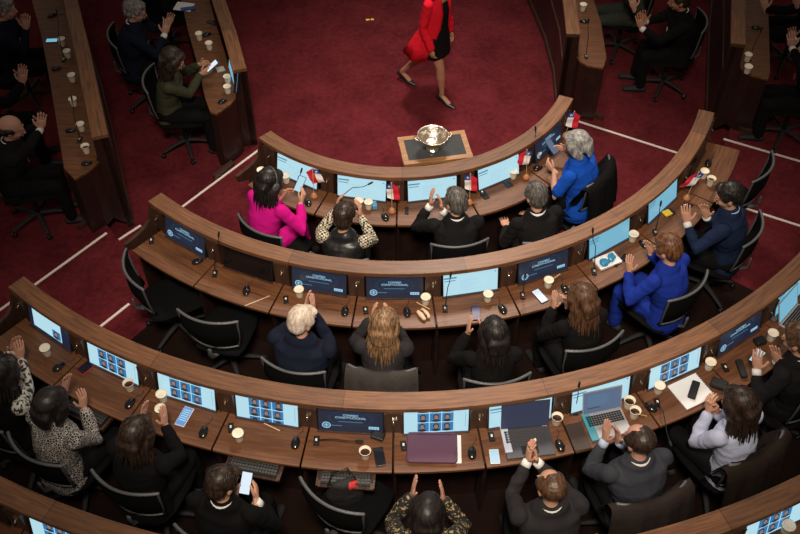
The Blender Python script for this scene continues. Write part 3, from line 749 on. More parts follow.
    if beard:
        g = MB(); g.ell(hc+Mh @ Vector((0, .044, -.078)), (.050, .050, .034), mtx=Mh); g.ell(hc+Mh @ Vector((0, .008, -.05)), (.070, .03, .04), mtx=Mh); link_mesh('beard', solidify_mesh(g, .008, 1, (30, .004)), hmat(hair[1]), root)
    if headband:
        g = MB(); g.loft([hc+Mh @ Vector((math.cos(w_)*.108, -.012, .040+math.sin(w_)*.112)) for w_ in [PI*q/14 for q in range(15)]], [.006]*15, n=6); 
        g.ell(hc+Mh @ Vector((.110, -.01, .01)), (.018, .04, .045), mtx=Mh); g.build('headphones', M_GREY, root)
    if hair[0]: hair_build(hair[0], hc, Mh, hair[1], root, s=HS, body_len=hair_len, down=hair_down)
    return root
TOPS = {
    'navy': cloth('navy', (.007, .010, .022)), 'black': cloth('black', (.0045, .0042, .0045)), 'charcoal': cloth('charcoal', (.0095, .009, .010)), 'darkgrey': cloth('dark_grey', (.024, .022, .024)),
    'midnight': cloth('midnight_blue', (.010, .019, .052)), 'magenta': cloth('magenta', (.56, .006, .22), var=.15), 'royal': cloth('royal_blue', (.008, .075, .46), var=.15),
    'cobalt': cloth('cobalt_blue', (.010, .030, .26), var=.15), 'olive': cloth('olive_green', (.050, .052, .028)), 'greygreen': cloth('grey_green', (.035, .040, .032)),
    'slate': cloth('slate_grey', (.038, .040, .050)), 'paleblue': cloth('pale_blue_shirt', (.46, .50, .66), var=.1), 'whiteprint': patterned('white_print', (.03, .03, .03), (.62, .60, .54), 38, 'noise', .48),
    'lace': patterned('black_white_lace', (.50, .46, .42), (.008, .007, .007), 60, 'voronoi', .085), 'houndstooth': patterned('cream_houndstooth', (.02, .018, .018), (.62, .55, .40), 50, 'checker', .5),
    'vestblack': mat('black_quilt', (.012, .012, .013), .38, bump=(9, .5)), 'goldprint': patterned('gold_print', (.012, .011, .009), (.36, .27, .13), 45, 'noise', .58), 'sage': cloth('sage', (.17, .17, .11)),
    'red': cloth('scarlet', (.62, .008, .022), var=.12), 'brown': cloth('dark_brown', (.020, .013, .010)),
}
CH = []   # chairs wanted: (location, heading, label)
def seated(label, head, hz, heading, tier=0, chair=None, **k):
    r = figure(label, head, hz, heading, tier, **k)
    if chair: CH.append((r.location+Vector((-math.sin(r.rotation_euler.z), math.cos(r.rotation_euler.z), 0))*.12, r.rotation_euler.z, chair))
    return r
S = seated
HU = (-.1, .35, .95)
# innermost row
S('woman in a magenta jacket with long black hair raising a phone at the left end', (270, 182), 1.20, -35, 0, lean=.20, hands=((286, 192, .98), (303, 196, .98)), top='magenta', legs='magenta', hair=('long', 'black'), female=True, face=(-15, 10), headband=True,
  chair=None, curl=(.7, .5), hair_len=.24, hdir=((.3, .8, .5), (-.2, .8, .55)))
S('person with cropped dark hair in a black vest and houndstooth sleeves', (344, 217), 1.19, -8, 0, lean=.16, hands=((338, 202, 1.02), (360, 209, .98)), top='vestblack', vest=True, sleeves='houndstooth', hair=('short', 'darkbrown'), face=(0, 12), skin='light', build=.98,
  chair='black office chair under the person in houndstooth sleeves', curl=(.5, .4), watch='silver')
S('man in a black suit clapping in front of the middle flag, white cuffs', (456, 202), 1.22, 9, 0, lean=.14, hands=((431, 198, 1.10), (441, 203, 1.06)), top='charcoal', hair=('short', 'saltpepper'), face=(20, 8), cuffs='white', collar='white',
  chair='black office chair under the clapping man beside the middle flag', curl=(.2, .3))
S('grey-haired man in a dark suit, hands out of sight, beside the blue blouse woman', (536, 196), 1.20, 24, 0, lean=.18, top='charcoal', hair=('short', 'saltpepper'), face=(0, 14), collar='white', chair='black office chair under the grey haired man of the first row')
S('woman with a silver bob in a bright blue blouse looking at her phone', (577, 144), 1.20, 60, 0, lean=.14, hands=((549, 166, .93), (559, 148, .96)), top='royal', legs='black', hair=('bob', 'silver'), female=True, short_sleeve=True, face=(12, 14), build=1.24,
  chair='black office chair under the silver haired woman in blue', curl=(.7, .7), hdir=((.3, .9, .2), (-.3, .9, .2)), skin='light')
# second row
S('young man in a navy suit and pink tie clapping at the right end', (729, 196), 1.24, 62, 1, lean=.16, hands=((686, 215, 1.08), (705, 211, 1.05)), top='midnight', hair=('short', 'black'), face=(15, 12), cuffs='white', collar='blue', tie='pink',
  chair='black office chair under the navy suited man at the right', curl=(.15, .2))
S('woman in a cobalt dress and gold bead necklace clapping, short brown hair', (668, 249), 1.20, 42, 1, lean=.16, hands=((629, 264, 1.02), (649, 247, 1.02)), top='cobalt', legs='cobalt', hair=('short', 'auburn'), female=True, face=(5, 16), necklace=True, watch='silver', build=1.08,
  chair='black office chair under the woman in the cobalt dress', curl=(.2, .2))
S('woman with long light brown hair in black reaching towards a cup', (582, 299), 1.20, 24, 1, lean=.15, hands=((554, 300, 1.00), (566, 300, .9)), top='black', hair=('long', 'brown'), female=True, face=(15, 10), chair='black office chair under the woman with long brown hair, second row', hair_len=.34, curl=(.1, .6))
S('woman with long black hair in black clapping behind a dark blue phone', (494, 334), 1.20, 8, 1, lean=.12, hands=((469, 325, 1.02), (482, 328, 1.0)), top='black', hair=('long', 'black'), female=True, face=(10, 10), chair='black office chair under the black haired woman, second row', hair_len=.32, watch='black', skin='light', curl=(.15, .2))
S('woman with loose blond hair seen from behind, in front of the grey draped chair', (384, 325), 1.20, -3, 1, lean=.12, hands=((373, 311, 1.05), (388, 312, 1.0)), top='darkgrey', hair=('long', 'blond'), female=True, face=(-4, 8), chair='office chair draped with a grey jacket', hair_len=.33, curl=(.3, .3))
S('white-haired man in a navy jumper clapping', (302, 321), 1.20, -14, 1, lean=.15, hands=((307, 301, 1.08), (313, 305, 1.06)), top='navy', hair=('short', 'white'), skin='rosy', face=(-28, 10), chair='black office chair under the white haired man', curl=(.1, .1), build=1.15)
# third row
S('person in a white printed blouse and black shawl clapping at the far left edge', (4, 372), 1.18, -38, 2, lean=.16, hands=((15, 343, 1.02), (20, 350, 1.0)), top='black', vest=True, sleeves='whiteprint', hair=('long', 'black'), female=True, chair='black office chair at the far left edge of the third row', curl=(.2, .2))
S('woman with black curly hair in a black and white lace top clapping', (52, 405), 1.20, -30, 2, lean=.14, hands=((66, 382, 1.02), (83, 399, 1.0)), top='lace', hair=('bob', 'black'), female=True, face=(0, 8), build=1.08, chair='black office chair under the woman in the lace top', watch='black', skin='rosy', curl=(.15, .3))
S('woman with dark wavy hair in black clapping beside two stacked cup places', (137, 434), 1.20, -19, 2, lean=.14, hands=((144, 410, 1.04), (164, 416, 1.02)), top='black', hair=('long', 'darkbrown'), hair_len=.20, female=True, build=1.12, face=(-5, 8), chair='black office chair under the woman in plain black, third row', skin='rosy', curl=(.1, .1))
S('man with cropped dark hair and white collar reading a phone', (222, 483), 1.19, -14, 2, lean=.15, hands=((240, 487, .97), (256, 490, .97)), top='black', hair=('short', 'darkbrown'), face=(-25, 16), collar='white', cuffs='white', chair='black office chair under the man reading a phone', curl=(.8, .7), skin='light', hdir=((.3, .9, .35), (-.3, .9, .35)))
S('woman in a gold printed jacket with black hair clapping below the purple sleeve', (427, 514), 1.20, 2, 2, lean=.14, hands=((414, 486, 1.05), (442, 491, 1.04)), top='goldprint', hair=('bob', 'black'), female=True, face=(-5, 6), build=1.05, chair='black office chair under the woman in the gold print', skin='rosy', curl=(.1, .1))
S('man in a grey suit with thinning hair clapping over a dark laptop', (551, 487), 1.21, 12, 2, lean=.16, hands=((529, 452, 1.06), (535, 453, 1.05)), top='darkgrey', hair=('thin', 'brown'), face=(10, 10), cuffs='white', collar='white', chair='black office chair under the man clapping over a dark laptop', watch='silver', curl=(.3, .4), build=1.08)
S('balding man in a slate suit clapping in front of a silver laptop', (639, 441), 1.21, 20, 2, lean=.16, hands=((606, 432, 1.03), (618, 434, 1.0)), top='slate', hair=('thin', 'darkbrown'), face=(12, 10), cuffs='blue', collar='white', skin='rosy', curl=(.1, .3), build=1.08, chair='black office chair under the balding man in slate')
S('woman with long brown hair in a pale blue blouse holding something small', (739, 404), 1.20, 33, 2, lean=.14, hands=((709, 403, 1.0), (715, 405, .98)), top='paleblue', hair=('long', 'darkbrown'), female=True, face=(18, 14), hair_len=.32, chair='black office chair under the woman in pale blue', curl=(.9, .9))
S('man in a dark suit with white cuffs clapping at the right edge', (799, 340), 1.22, 44, 2, lean=.16, hands=((757, 361, 1.0), (776, 354, 1.0)), top='charcoal', hair=('short', 'brown'), face=(5, 10), cuffs='white', collar='white', chair='black office chair at the right edge of the third row', curl=(.15, .15))
# left benches
S('woman in an olive coat with long dark brown hair tapping a phone', (173, 60), 1.20, -86, 0, lean=.16, hands=((206, 63, .98), (207, 71, .94)), top='olive', hair=('long', 'darkbrown'), female=True, face=(0, 16), chair='black office chair under the woman in olive', hair_len=.28, curl=(.7, .7), hdir=((.2, .9, .3), (-.2, .9, .3)), glasses=True)
S('grey-haired man in a navy suit and red tie clapping', (135, 11), 1.24, -74, 0, lean=.16, hands=((170, 19, 1.04), (166, 28, 1.02)), top='navy', hair=('short', 'grey'), skin='rosy', face=(-8, 8), cuffs='white', collar='white', tie='red', glasses=True, chair='black office chair under the grey haired man with red tie', curl=(.2, .2), build=1.1)
S('person in dark clothes cut off by the top edge, beyond the red-tied man', (158, -38), 1.22, -74, 0, lean=.16, top='black', hair=('short', 'black'), chair='black office chair at the top edge left of the carpet')
S('bald man in a dark suit with a red lanyard clasping his hands, left edge', (11, 128), 1.22, -74, 1, lean=.18, hands=((42, 117, 1.05), (43, 121, 1.02)), top='charcoal', hair=('bald', 'black'), skin='rosy', face=(0, 12), cuffs='white', collar='white', lanyard=True, chair='black office chair under the bald man at the left', curl=(.7, .7))
S('person in black at the left edge clapping above the bald man', (-16, 74), 1.22, -72, 1, lean=.16, hands=((22, 71, 1.05), (23, 77, 1.0)), top='black', hair=('short', 'black'), cuffs=None, chair='black office chair left of the outer bench, second from the bald man', curl=(.15, .3), watch='silver', skin='rosy')
S('person with light grey-green hair in a navy jacket and white shirt, top left corner', (4, 9), 1.22, -74, 1, lean=.16, hands=((24, 19, 1.06), (26, 23, 1.03)), top='navy', hair=('short', 'grey'), collar='white', chair='black office chair in the top left corner', curl=(.6, .6), skin='rosy')
# right benches
S('bearded man in a black suit clapping, top right of the carpet', (680, 0), 1.22, 84, 0, lean=.16, hands=((640, 22, 1.04), (643, 17, 1.04)), top='black', hair=('short', 'darkbrown'), beard=True, cuffs='white', collar='white', chair='black office chair under the bearded man', curl=(.1, .1), skin='tan', build=1.08, legs='black')
S('person in a grey green jacket, head above the top edge, beside the bearded man', (632, -34), 1.20, 88, 0, lean=.14, hands=((633, 3, 1.0), (628, -8, .95)), top='greygreen', legs='greygreen', hair=('short', 'grey'), collar='white', chair='black office chair under the grey green jacket', curl=(.4, .4))
S('man in a black suit and red tie clapping at the right edge beside two cups', (812, 46), 1.22, 80, 1, lean=.16, hands=((788, 37, 1.04), (792, 32, 1.05)), top='black', hair=('short', 'black'), cuffs='white', collar='white', tie='red', chair='black office chair beside the two cups, top right', curl=(.4, .4), skin='rosy')
S('person in black in the top right corner holding up one open hand', (812, -24), 1.22, 84, 1, lean=.14, hands=((760, 4, .98), (790, 12, 1.10)), top='black', hair=('short', 'black'), chair='black office chair in the top right corner', curl=(.5, .1), skin='rosy')

# ------------------------------------------------------------------ the woman in red crossing the carpet
def walking_woman():
    ft = at(443, 101, .03); bk = at(404, 78, .03)
    a = R_(-128); base = Vector((ft.x*.78+bk.x*.22, ft.y*.78+bk.y*.22, 0))
    root = empty('person', tuple(base), a); tag(root, 'woman in a long red coat and black dress walking across the carpet in heels', 'person')
    inv = Matrix.Rotation(-a, 4, 'Z') @ Matrix.Translation(-base); L = lambda p: inv @ p
    f_, b_ = L(ft), L(bk)
    hip = {1: Vector((.085, .0, .90)), -1: Vector((-.085, .0, .90))}
    # which leg leads: the front foot is the one nearer the camera
    lead = 1 if f_.x > b_.x else -1
    foot = {lead: f_, -lead: b_}
    ank = {k: Vector((v.x, v.y-.02, .135)) for k, v in foot.items()}
    kn = {k: hip[k].lerp(ank[k], .50)+Vector((0, .05 if k == lead else .07, 0)) for k in hip}
    nb = Vector((0, .03, 1.42)); hc = Vector((0, .05, 1.585)); pel = Vector((0, 0, .93)); wa = Vector((0, 0, 1.07)); ch = Vector((0, .01, 1.25))
    sp = [pel, wa, ch, Vector((0, 0, 1.36)), nb, nb+Vector((0, 0, .03))]; wd_ = [.165, .13, .145, .155, .085, .055]; dp = [.115, .10, .115, .10, .07, .052]
    sh = {s: Vector((.165*s, 0, 1.365)) for s in (-1, 1)}
    el = {1: Vector((.215, -.03, 1.09)), -1: Vector((-.215, -.02, 1.09))}; wr = {1: Vector((.22, .10, .87)), -1: Vector((-.24, .02, .85))}
    b = MB(); b.loft(sp, wd_, dp, n=18); b.loft([nb+Vector((0, 0, -.02)), hc+Vector((0, -.01, -.03))], [.05, .052], n=12); head_into(b, hc, Matrix.Identity(3))
    for s in (-1, 1):
        b.loft([sh[s], sh[s].lerp(el[s], .5), el[s], el[s].lerp(wr[s], .4), wr[s]], [.044, .04, .034, .033, .024], n=10)
        b.loft([hip[s], hip[s].lerp(kn[s], .5), kn[s], kn[s].lerp(ank[s], .35), ank[s].lerp(kn[s], .15), ank[s]], [.088, .074, .053, .056, .034, .031], n=12)
        fd = Vector((0, 1, 0)); b.loft([ank[s]+Vector((0, -.015, -.03)), ank[s]+Vector((0, .07, -.07)), ank[s]+Vector((0, .14, -.115))], [.026, .032, .030], [.026, .02, .014], n=10, side=(1, 0, 0))
    me = solidify_mesh(b, .010, 2)
    hb = MB()
    for s in (-1, 1): hand_into(hb, wr[s], Vector((0, .25, -1)), Vector((-s, 0, 0)), -s, curl=.6, scale=.95)
    bm = bmesh.new(); bm.from_mesh(me); tmp = bpy.data.meshes.new('t'); tmp.from_pydata(hb.v, [], hb.f); tmp.polygons.foreach_set('use_smooth', [True]*len(hb.f)); bm.from_mesh(tmp)
    bmesh.ops.recalc_face_normals(bm, faces=bm.faces); bm.to_mesh(me); bm.free()
    link_mesh('body', me, skin_mat('tan'), root)
    d = MB(); d.loft([Vector((0, .02, .66)), Vector((0, .01, .80)), pel, wa, ch, Vector((0, 0, 1.36))], [.185, .19, .182, .142, .157, .12], [.135, .13, .128, .113, .128, .10], n=20, caps=False)
    link_mesh('dress', solidify_mesh(d, .012, 1, (8, .006)), TOPS['black'], root)
    # open coat: a flaring shell that leaves the front free
    c = MB(); secs = [(1.415, .105, .085), (1.37, .185, .115), (1.25, .178, .145), (1.07, .170, .135), (.93, .21, .165), (.80, .255, .205), (.66, .30, .245)]
    n_ = 28; vo = []; gap = {0: .30, 1: .30, 2: .36, 3: .46, 4: .62, 5: .74, 6: .85}
    for k, (z_, rx, ry) in enumerate(secs):
        for layer in (0, .014):
            for q in range(n_+1):
                w_ = PI/2+gap[k]+(2*PI-2*gap[k])*q/n_; rip = 1+.05*math.sin(w_*7+.6)*max(0, k-2)/4
                fl = .13*max(0, k-3)/3
                vo.append(((rx-layer)*rip*math.cos(w_), (ry-layer)*rip*math.sin(w_)-fl, z_))
    N = n_+1; fs = []
    ix = lambda k, l, q: k*2*N+l*N+q
    for k in range(len(secs)-1):
        for q in range(n_):
            fs.append((ix(k, 0, q), ix(k, 0, q+1), ix(k+1, 0, q+1), ix(k+1, 0, q))); fs.append((ix(k, 1, q), ix(k+1, 1, q), ix(k+1, 1, q+1), ix(k, 1, q+1)))
        for q in (0, n_): fs.append((ix(k, 0, q), ix(k+1, 0, q), ix(k+1, 1, q), ix(k, 1, q)))
    for q in range(n_):
        fs.append((ix(len(secs)-1, 0, q), ix(len(secs)-1, 0, q+1), ix(len(secs)-1, 1, q+1), ix(len(secs)-1, 1, q))); fs.append((ix(0, 0, q), ix(0, 1, q), ix(0, 1, q+1), ix(0, 0, q+1)))
    c.add(vo, fs, smooth=True); c.build('coat', TOPS['red'], root)
    g = MB()
    for s in (-1, 1): g.ell(sh[s], (.062, .062, .06)); g.loft([sh[s], sh[s].lerp(el[s], .5), el[s], el[s].lerp(wr[s], .5), wr[s].lerp(el[s], .06)], [.062, .058, .052, .05, .046], n=12)
    link_mesh('coat_sleeves', solidify_mesh(g, .011, 1, FOLD), TOPS['red'], root)
    for s in (-1, 1):
        k = MB(); k.loft([ank[s]+Vector((0, -.045, -.05)), ank[s]+Vector((0, .02, -.066)), ank[s]+Vector((0, .10, -.106)), ank[s]+Vector((0, .20, -.124))], [.036, .038, .044, .018], [.034, .028, .024, .010], n=12, side=(1, 0, 0))
        k.loft([ank[s]+Vector((0, -.045, -.07)), ank[s]+Vector((0, -.045, -.13))], [.010, .006], n=8); k.build('heeled_shoe', M_BLACK, root)
    hair_build('long', hc, Matrix.Identity(3), 'darkbrown', root, body_len=.34)
walking_woman()

# ------------------------------------------------------------------ office chairs
def make_chair():
    r = empty('office_chair'); 
    m = MB(); 
    vs = []; n_ = 10
    m.loft([(0, -.21, .455), (0, -.12, .47), (0, .10, .475), (0, .24, .455)], [.20, .235, .24, .21], [.028, .034, .034, .026], side=(1, 0, 0), n=20); m.build('seat', M_MESH, r)
    # curved mesh back
    m = MB(); rows = 9; cols = 13; vs = []
    for lay in (0, 1):
        for j in range(rows):
            t = j/(rows-1); z = .55+.43*t; w = .20+.045*math.sin(t*PI*.8)+.012*t
            yb = -.27-.05*t-.035*math.sin(t*PI)+(.028 if t < .5 else .02)
            for i in range(cols):
                x = -1+2*i/(cols-1); vs.append((w*x, yb+.075*(x*x)-.012*lay, z))
    fs = []
    for lay in (0, 1):
        for j in range(rows-1):
            for i in range(cols-1):
                a = lay*rows*cols+j*cols+i; q = (a, a+1, a+cols+1, a+cols); fs.append(q if lay == 0 else q[::-1])
    RC = rows*cols
    for j in range(rows-1):
        for i in (0, cols-1): a = j*cols+i; fs.append((a, a+cols, a+cols+RC, a+RC))
    for i in range(cols-1):
        for j in (0, rows-1): a = j*cols+i; fs.append((a, a+1, a+1+RC, a+RC))
    m.add(vs, fs, smooth=True); bk = m.build('backrest', M_MESH, r)
    top = [(x*.262, -.318+.082*x*x, .985-.012*x*x) for x in [-1+2*i/14 for i in range(15)]]
    m = MB(); m.loft(top, [.013]*15, [.011]*15, n=8, side=(0, 1, 0)); m.build('top_rail', M_GREY, r)
    m = MB()
    low = [(x*.215, -.275+.07*x*x, .60) for x in [-1+2*i/8 for i in range(9)]]; m.loft(low, [.010]*9, n=6)
    for s in (-1, 1): m.loft([(.215*s, -.205, .60), (.245*s, -.225, .75), (.26*s, -.24, .96)], [.010]*3, n=6)
    m.loft([(0, -.05, .40), (0, -.22, .43), (0, -.33, .52), (0, -.325, .62)], [.03, .03, .028, .02], [.012]*4, n=8, side=(1, 0, 0)); m.build('back_frame', M_GREY, r)
    m = MB(); m.loft([(0, 0, .12), (0, 0, .43)], [.028, .025], n=12, caps=False); m.box((0, 0, .425), (.22, .22, .04)); m.build('column', M_BLACKM, r)
    bs = MB()
    for k in range(5):
        a = 2*PI*k/5+.3; bs.loft([(0, 0, .115), (.15*math.cos(a), .15*math.sin(a), .105), (.30*math.cos(a), .30*math.sin(a), .075)], [.03, .024, .018], [.02, .018, .012], side=(-math.sin(a), math.cos(a), 0), n=8)
    base = bs.build('star_base', M_BLACKM, r)
    for k in range(5):
        a = 2*PI*k/5+.3; w = MB(); mt = Matrix.Rotation(a+.5, 3, 'Z') @ Matrix.Rotation(PI/2, 3, 'X')
        for s in (-1, 1): w.lathe([(0, -.008), (.026, -.008), (.028, 0), (.026, .008), (0, .008)], Vector((.31*math.cos(a), .31*math.sin(a), .028))+mt @ Vector((0, 0, .014*s)), 14, mtx=mt)
        w.build('caster', M_BLACK, base)
    return r
def rail(u0, v0, u1, v1, tier, label):
    z = RISE*tier; A = at(u0, v0, z+.985); B = at(u1, v1, z+.985); d = (B-A); a = math.atan2(d.y, d.x)
    c = (A+B)/2+Vector((-math.sin(a), math.cos(a), 0))*.24; c.z = z
    return (c, a, label)
CH += [rail(233, 211, 286, 240, 0, 'black office chair behind the woman in magenta'),
       rail(122, 240, 146, 298, 1, 'empty office chair turned sideways at the left end of the second row'),
       rail(178, 309, 236, 321, 1, 'empty office chair behind the switched off monitor'),
       rail(303, 479, 360, 512, 2, 'empty office chair of the third row beside the bag with red lining'),
       rail(752, 184, 774, 148, 1, 'empty office chair pushed back behind the right end of the second row')]
proto = make_chair()
for i, (l, a, lab) in enumerate(CH):
    o = proto if i == 0 else dup(proto)
    o.location = l; o.rotation_euler = (0, 0, a); tag(o, lab, 'chair', 'office chairs')

# ------------------------------------------------------------------ things on the desks
DZ = lambda t: RISE*t+DESK_Z
def on(u, v, tier, h=0.0):
    p = at(u, v, DZ(tier)+h); p.z = DZ(tier); return p
# --- paper cups (pixel of the rim, the rim is 0.10 above the desk)
def make_cup(kind):
    r = empty('paper_cup'); m = MB()
    m.lathe([(0, 0), (.027, 0), (.0275, .004), (.039, .096), (.041, .100), (.0405, .103), (.037, .101)] + ([(.0285, .012), (0, .012)] if kind != 'lid' else [(.0, .101)]), n=24); b = m.build('cup_wall', M_CUP, r)
    if kind == 'coffee':
        m = MB(); m.lathe([(0, .066), (.0345, .066)], n=20); m.build('coffee', M_COFFEE, r)
    if kind == 'foam':
        m = MB(); m.lathe([(0, .088), (.0355, .088)], n=20); m.build('milk_foam', M_CUPIN, r)
    if kind == 'lid':
        m = MB(); m.lathe([(.0425, .096), (.043, .104), (.037, .110), (.033, .106), (0, .106)], n=24); m.build('lid', M_CUPIN, r)
    if kind in ('foam', 'coffee'):
        m = MB(); m.lathe([(.0302, .025), (.0368, .075)], n=24); m.build('sleeve', M_CUP if kind == 'coffee' else M_CUP, r)
    return r
protos = {}
def cup(u, v, tier, kind, label, stick=None):
    p = at(u, v, DZ(tier)+.088); p.z = DZ(tier)
    if kind not in protos: o = protos[kind] = make_cup(kind)
    else: o = dup(protos[kind])
    o.location = p; o.scale = (1.07, 1.07, .86); o.rotation_euler = (0, 0, random.uniform(0, 6)); tag(o, label, 'cup', 'paper cups on the desks')
    if stick is not None:
        m = MB(); a = R_(stick); m.loft([(0, 0, .05), (.10*math.cos(a), .10*math.sin(a), .125)], [.004, .004], [.0015, .0015], n=6)
        s = m.build('wooden_stirrer', mat('birch_wood', (.66, .50, .32), .6), None, loc=tuple(p)); tag(s, 'wooden stirrer standing in the %s' % label, 'stirrer')
for args in [
    (261, 169.5, 0, 'foam', 'cream cup at the left end of the innermost row, left of the black-haired head'), (285.5, 175.5, 0, 'foam', 'cream cup between the magenta woman and her screen'),
    (359, 200, 0, 'lid', 'left one of two cups touching the houndstooth hand'), (368.5, 201.5, 0, 'foam', 'right one of two cups beside the blue tissue pack'),
    (513.8, 171, 0, 'foam', 'cream cup left of the fourth flag'), (537.5, 152.5, 0, 'foam', 'cream cup in front of the silver-haired woman'),
    (298.8, 289, 1, 'foam', 'cream cup above the white-haired man'), (425.8, 296.5, 1, 'foam', 'cream cup above the filled roll'),
    (488.3, 293.5, 1, 'foam', 'cream cup right of the blue phone, second row'), (634, 233.5, 1, 'lid', 'lidded cup right of the blue gloves'), (705, 170.5, 1, 'foam', 'upper of two cups behind the pink-tied man'),
    (44.6, 347.5, 2, 'foam', 'leftmost cream cup of the third row'), (128, 382.6, 2, 'coffee', 'cup of black coffee above the lace top woman'),
    (161.2, 393.5, 2, 'foam', 'upper of two cups between clapping hands, third row'), (160.2, 408, 2, 'foam', 'lower of two cups between clapping hands, third row'),
    (237.8, 432.8, 2, 'foam', 'cream cup above the man with the phone'), (365, 450.5, 2, 'coffee', 'coffee cup beside the dark phone, middle of the third row'),
    (557.5, 416.5, 2, 'coffee', 'coffee cup right of the dark laptop'), (630, 400, 2, 'coffee', 'upper of two coffees right of the silver laptop'),
    (660, 385, 2, 'foam', 'cream cup left of the white notepad'), (711, 361.5, 2, 'foam', 'cream cup above the black pouch'),
    (789, 525, 3, 'lid', 'cream cup at the bottom right corner'),
    (61, 38.5, 1, 'foam', 'cup touching the pale blue phone on the far left bench'), (66.5, 50.5, 1, 'foam', 'second cup from the top on the far left bench'), (71, 74.5, 1, 'foam', 'third cup from the top on the far left bench'),
    (72.3, 98.5, 1, 'foam', 'fourth cup from the top on the far left bench'), (79.8, 123.5, 1, 'foam', 'fifth cup from the top on the far left bench'), (84.8, 145.5, 1, 'coffee', 'dark coffee at the lower end of the far left bench'),
    (198.6, 33, 0, 'foam', 'upper left cup on the bench left of the carpet'), (208.6, 42.5, 0, 'foam', 'cup right above the olive woman\'s phone'), (226.8, 76, 0, 'foam', 'cup beside the keypad on the bench left of the carpet'),
    (227, 86, 0, 'foam', 'lowest cup on the bench left of the carpet'), (748.8, 54, 1, 'foam', 'upper cup at the end of the top right bench'), (748.8, 66, 1, 'lid', 'lower cup at the end of the top right bench'),
    (583.5, 4, 0, 'foam', 'tall white cup at the top edge right of the carpet')]:
    cup(*args)
cup(711.8, 178, 1, 'coffee', 'black coffee left of the pink-tied man'); cup(549, 279.5, 1, 'foam', 'cup with a stirrer under the crest screen', 20)
cup(635.6, 410, 2, 'coffee', 'coffee with a paper handle beside the slate suit', -50); cup(773.5, 332.5, 2, 'foam', 'cup with stirrer near the right edge', -40)
# --- mice
def make_mouse():
    r = empty('computer_mouse'); m = MB(); 
    m.loft([(0, -.042, .010), (0, -.02, .014), (0, .015, .013), (0, .042, .009)], [.024, .033, .031, .022], [.012, .021, .019, .010], side=(1, 0, 0), n=16); m.build('shell', mat('gloss_black', (.010, .010, .011), .18), r)
    m = MB(); m.loft([(-.0, .018, .031), (0, .032, .027)], [.004, .004], n=8); m.build('wheel', M_GREY, r)
    m = MB(); m.loft([(0, .05, .008), (.01, .075, .005), (.035, .11, .004), (.03, .14, .004)], [.002]*4, n=6); m.build('cable', M_BLACK, r)
    return r
mp_ = None
for u, v, t, a, lab in [(308, 202, 0, 20, 'mouse in front of the first flag'), (385, 216.5, 0, 25, 'mouse left of the second flag'), (538, 167.5, 0, -60, 'mouse left of the silver-haired woman'),
    (197.5, 261, 1, -60, 'mouse under the first crest screen, second row'), (246.5, 290, 1, 0, 'mouse under the switched off screen'), (345, 310.5, 1, 0, 'mouse right of the white-haired man'), (407, 311.5, 1, 10, 'mouse left of the filled roll'),
    (502.5, 308.5, 1, 25, 'mouse right of the blue phone'), (565, 288.5, 1, 20, 'mouse behind the brown-haired woman'), (643.5, 243.5, 1, 30, 'mouse right of the lidded cup'), (687.5, 205, 1, -75, 'mouse beside the red and white flag'), (708.5, 162.5, 1, -20, 'mouse with curled cable near the upper right end'),
    (58.5, 366.5, 2, -35, 'mouse at the left of the third row'), (130, 403, 2, -20, 'mouse below the black coffee'), (203.5, 431.5, 2, -5, 'mouse below the lip balm'), (295.5, 442.5, 2, -5, 'mouse right of the wooden stick'), (472, 452.5, 2, 0, 'mouse right of the purple sleeve'), (560, 445, 2, 15, 'mouse right of the dark laptop'), (651, 407, 2, 45, 'mouse right of the two coffees'),
    (51.5, 15, 1, -60, 'topmost mouse of the far left bench'), (56, 68, 1, -70, 'middle mouse of the far left bench'), (70.5, 130, 1, -80, 'lower mouse of the far left bench'), (86.5, 163, 1, -70, 'lowest mouse of the far left bench'), (222.5, 101, 0, -50, 'mouse at the end of the bench left of the carpet'),
    (756.5, 27, 1, 85, 'mouse on the top right bench'), (584, 21, 0, 80, 'mouse on the bench right of the carpet'), (207, 34, 0, -60, 'mouse behind the cups on the bench left of the carpet')]:
    o = mp_ = make_mouse() if mp_ is None else dup(mp_)
    o.location = on(u, v, t, .015); o.rotation_euler = (0, 0, R_(a)); tag(o, lab, 'mouse', 'computer mice')
# --- gooseneck microphones: base pixel, head pixel and the head's height over the desk
def microphone(b, h, tier, hh, label, bare=False, ang=0):
    p = on(b[0], b[1], tier); r = empty('gooseneck_microphone', tuple(p), 0); tag(r, label, 'microphone')
    m = MB(); m.box((0, 0, .008), (.045, .085, .016), rz=R_(ang), taper=.85); bs = m.build('base', M_BLACK, r, bevel=.003)
    m = MB(); m.box((0, 0, .019), (.014, .020, .006), rz=R_(ang)); m.build('lit_button', mat('silver_button', (.85, .83, .76), .25), bs)
    if bare: return
    if hh is None:
        # the head stands above or just beside the foot: take the height where the sight line passes closest to the foot
        hh = min([.06+.01*k for k in range(45)], key=lambda k: (at(h[0], h[1], DZ(tier)+k)-p).to_2d().length)
    q = at(h[0], h[1], DZ(tier)+hh)-p; mid = Vector((q.x*.42, q.y*.38, q.z*.66))
    m = MB(); m.loft([(0, .0, .012), tuple(mid*.5+Vector((0, 0, .01))), tuple(mid), tuple(q*.8), tuple(q)], [.0045, .004, .0035, .0035, .0035], n=7); m.build('gooseneck', M_BLACK, r)
    d = q.normalized(); m = MB(); m.loft([tuple(q-d*.01), tuple(q+d*.02), tuple(q+d*.045)], [.008, .010, .008], n=10); m.build('capsule', M_BLACKM, r)
